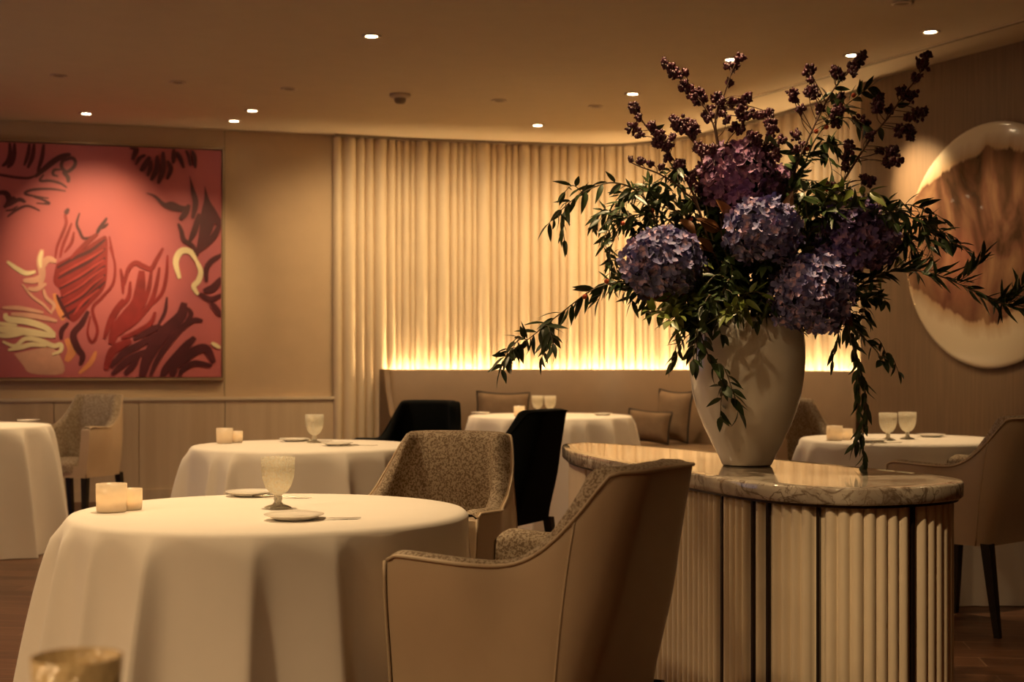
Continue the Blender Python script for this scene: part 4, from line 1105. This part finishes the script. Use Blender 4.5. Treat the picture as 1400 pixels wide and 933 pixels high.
berries([(1125,300),(1155,245),(1190,190),(1215,160),(1235,130),(1255,105),(1268,78)], -.05, [(1269,76,4),(1264,77,4),(1263,88,8),(1256,86,6),(1253,105,6),(1233,124,7),(1240,130,6),(1248,131,8),(1201,141,9),(1203,134,6),(1200,148,7),(1216,150,6),(1255,156,9),(1262,153,7),(1241,160,5),(1176,165,9),(1183,170,6),(1190,185,6),(1229,178,9),(1245,185,7),(1243,176,5),(1218,207,8),(1223,206,7),(1204,206,5),(1214,222,7),(1226,220,7),(1160,203,8),(1156,218,7),(1162,197,6),(1185,246,9),(1190,248,7),(1134,254,6),(1156,228,5)], 'tallest right berry branch spread before the dark right wall', 37, 4)
berries([(960,300),(935,262),(905,240),(875,228),(862,222)], -.15, [(876,220,4),(889,225,4),(904,228,3),(862,218,2),(930,225,7),(945,245,7),(955,255,7)], 'thin bare twig with tiny berries over the left curtain of leaves', 38)

# ------------------------------------------------------------ lights
def spot(x, y, power, size=75, blend=.6, target=None, z=CEIL-.03, r=.035, col=WARM):
    l = bpy.data.lights.new('downlight_or_fill_beam', 'SPOT'); l.energy = power; l.color = col; l.spot_size = math.radians(size); l.spot_blend = blend; l.shadow_soft_size = r
    o = bpy.data.objects.new('downlight_or_fill_beam', l); COL.objects.link(o); o.location = (x, y, z)  # used for ceiling downlights and for added fill beams alike
    if target: o.rotation_euler = (Vector(target)-o.location).to_track_quat('-Z', 'Y').to_euler()
    return o
# table pools
spot(T1[0]-.05, T1[1]+.1, 108, 44, .9)
spot(T2[0], T2[1], 95, 44, .9)
spot(T3[0]-.1, T3[1], 100, 44, .9)
spot(T4[0], T4[1], 80, 46, .9)
spot(T5[0]-.1, T5[1], 105, 44, .9)
# flowers / vase
spot(VX-.3, VD-.15, 120, 50, .8, target=(VX, VD, 1.3))
spot(VX-1.5, VD-2.3, 30, 30, 1.0, target=(VX, VD, 1.35))  # added fill beam that lifts the front of the bouquet
spot(-.35, 1.7, 150, 22, .9, target=(1.25, 3.8, .35))  # added narrow beam, brightens the flutes at the counter's right end
# painting and dish accents
spot(-2.9, 10.3, 135, 50, 1.0, target=(-3.4, 11.85, 1.95))
spot(-2.1, 10.6, 50, 44, 1.0, target=(-2.75, 12.1, 1.75))
spot(1.72, 9.6, 190, 34, 1.0, target=(DQ.x-.26, DQ.y+.52, DZ+.35))
spot(2.3, 8.3, 65, 40, 1.0, target=(DQ.x, DQ.y, DZ-.15))
# unseen fill spots added for general warm light, strongest towards the viewer's side
for x, y, p_ in ((-2.9, 1.6, 310), (-1.5, .0, 120), (-4.6, 5.2, 170), (-1.4, 5.0, 110), (-.4, 9.8, 80), (-2.2, 8.6, 80), (-5, 9.6, 60), (1.3, 9.4, 55), (2.9, 5.0, 20)):
    spot(x, y, p_, 140, .9, r=.12)
# wall washers over the flutes and the left rear wall
for sx in (.3, 1.1, 1.9, 2.7, 3.5, 4.3, 5.0):
    c_ = cpoint(sx, 1.25); t_ = cpoint(sx, .0); spot(c_.x, c_.y, 40, 100, 1.0, target=(t_.x, t_.y, 1.6), r=.05)
for tx in (.2,):
    c_ = onL(tx, 1.2); t_ = onL(tx, 0); spot(c_.x, c_.y, 24, 90, 1.0, target=(t_.x, t_.y, 1.4), r=.08)
w = bpy.data.worlds.new('World'); scene.world = w; w.use_nodes = True
w.node_tree.nodes['Background'].inputs[0].default_value = (.45, .6, 1, 1); w.node_tree.nodes['Background'].inputs[1].default_value = .3
pt = bpy.data.lights.new('window_daylight', 'AREA'); pt.shape = 'RECTANGLE'; pt.size = wy1-wy0; pt.size_y = wz1-wz0; pt.cycles.is_portal = True
po = bpy.data.objects.new('window_daylight', pt); COL.objects.link(po); po.location = (XL-.05, (wy0+wy1)/2, (wz0+wz1)/2); po.rotation_euler = (0, -PI/2, 0)

# ------------------------------------------------------------ camera
cam = bpy.data.cameras.new('camera'); co = bpy.data.objects.new('camera', cam); COL.objects.link(co)
co.location = (0, 0, CAMZ); co.rotation_euler = (PI/2, 0, 0)
cam.sensor_width = 36; cam.lens = F/1400*36; cam.shift_y = (HY-466.5)/1400
cam.dof.use_dof = True; cam.dof.focus_distance = 4.3; cam.dof.aperture_fstop = 4.6
cam.clip_start = .05
scene.camera = co
vs_ = scene.view_settings; vs_.view_transform = 'Standard'; vs_.look = 'None'; vs_.gamma = 1; vs_.use_curve_mapping = False; vs_.exposure = 0.68
scene.cycles.use_denoising = True
scene.cycles.max_bounces = 8; scene.cycles.diffuse_bounces = 5; scene.cycles.glossy_bounces = 4; scene.cycles.transmission_bounces = 6
scene.cycles.caustics_reflective = False; scene.cycles.caustics_refractive = False
scene.cycles.sample_clamp_indirect = 4
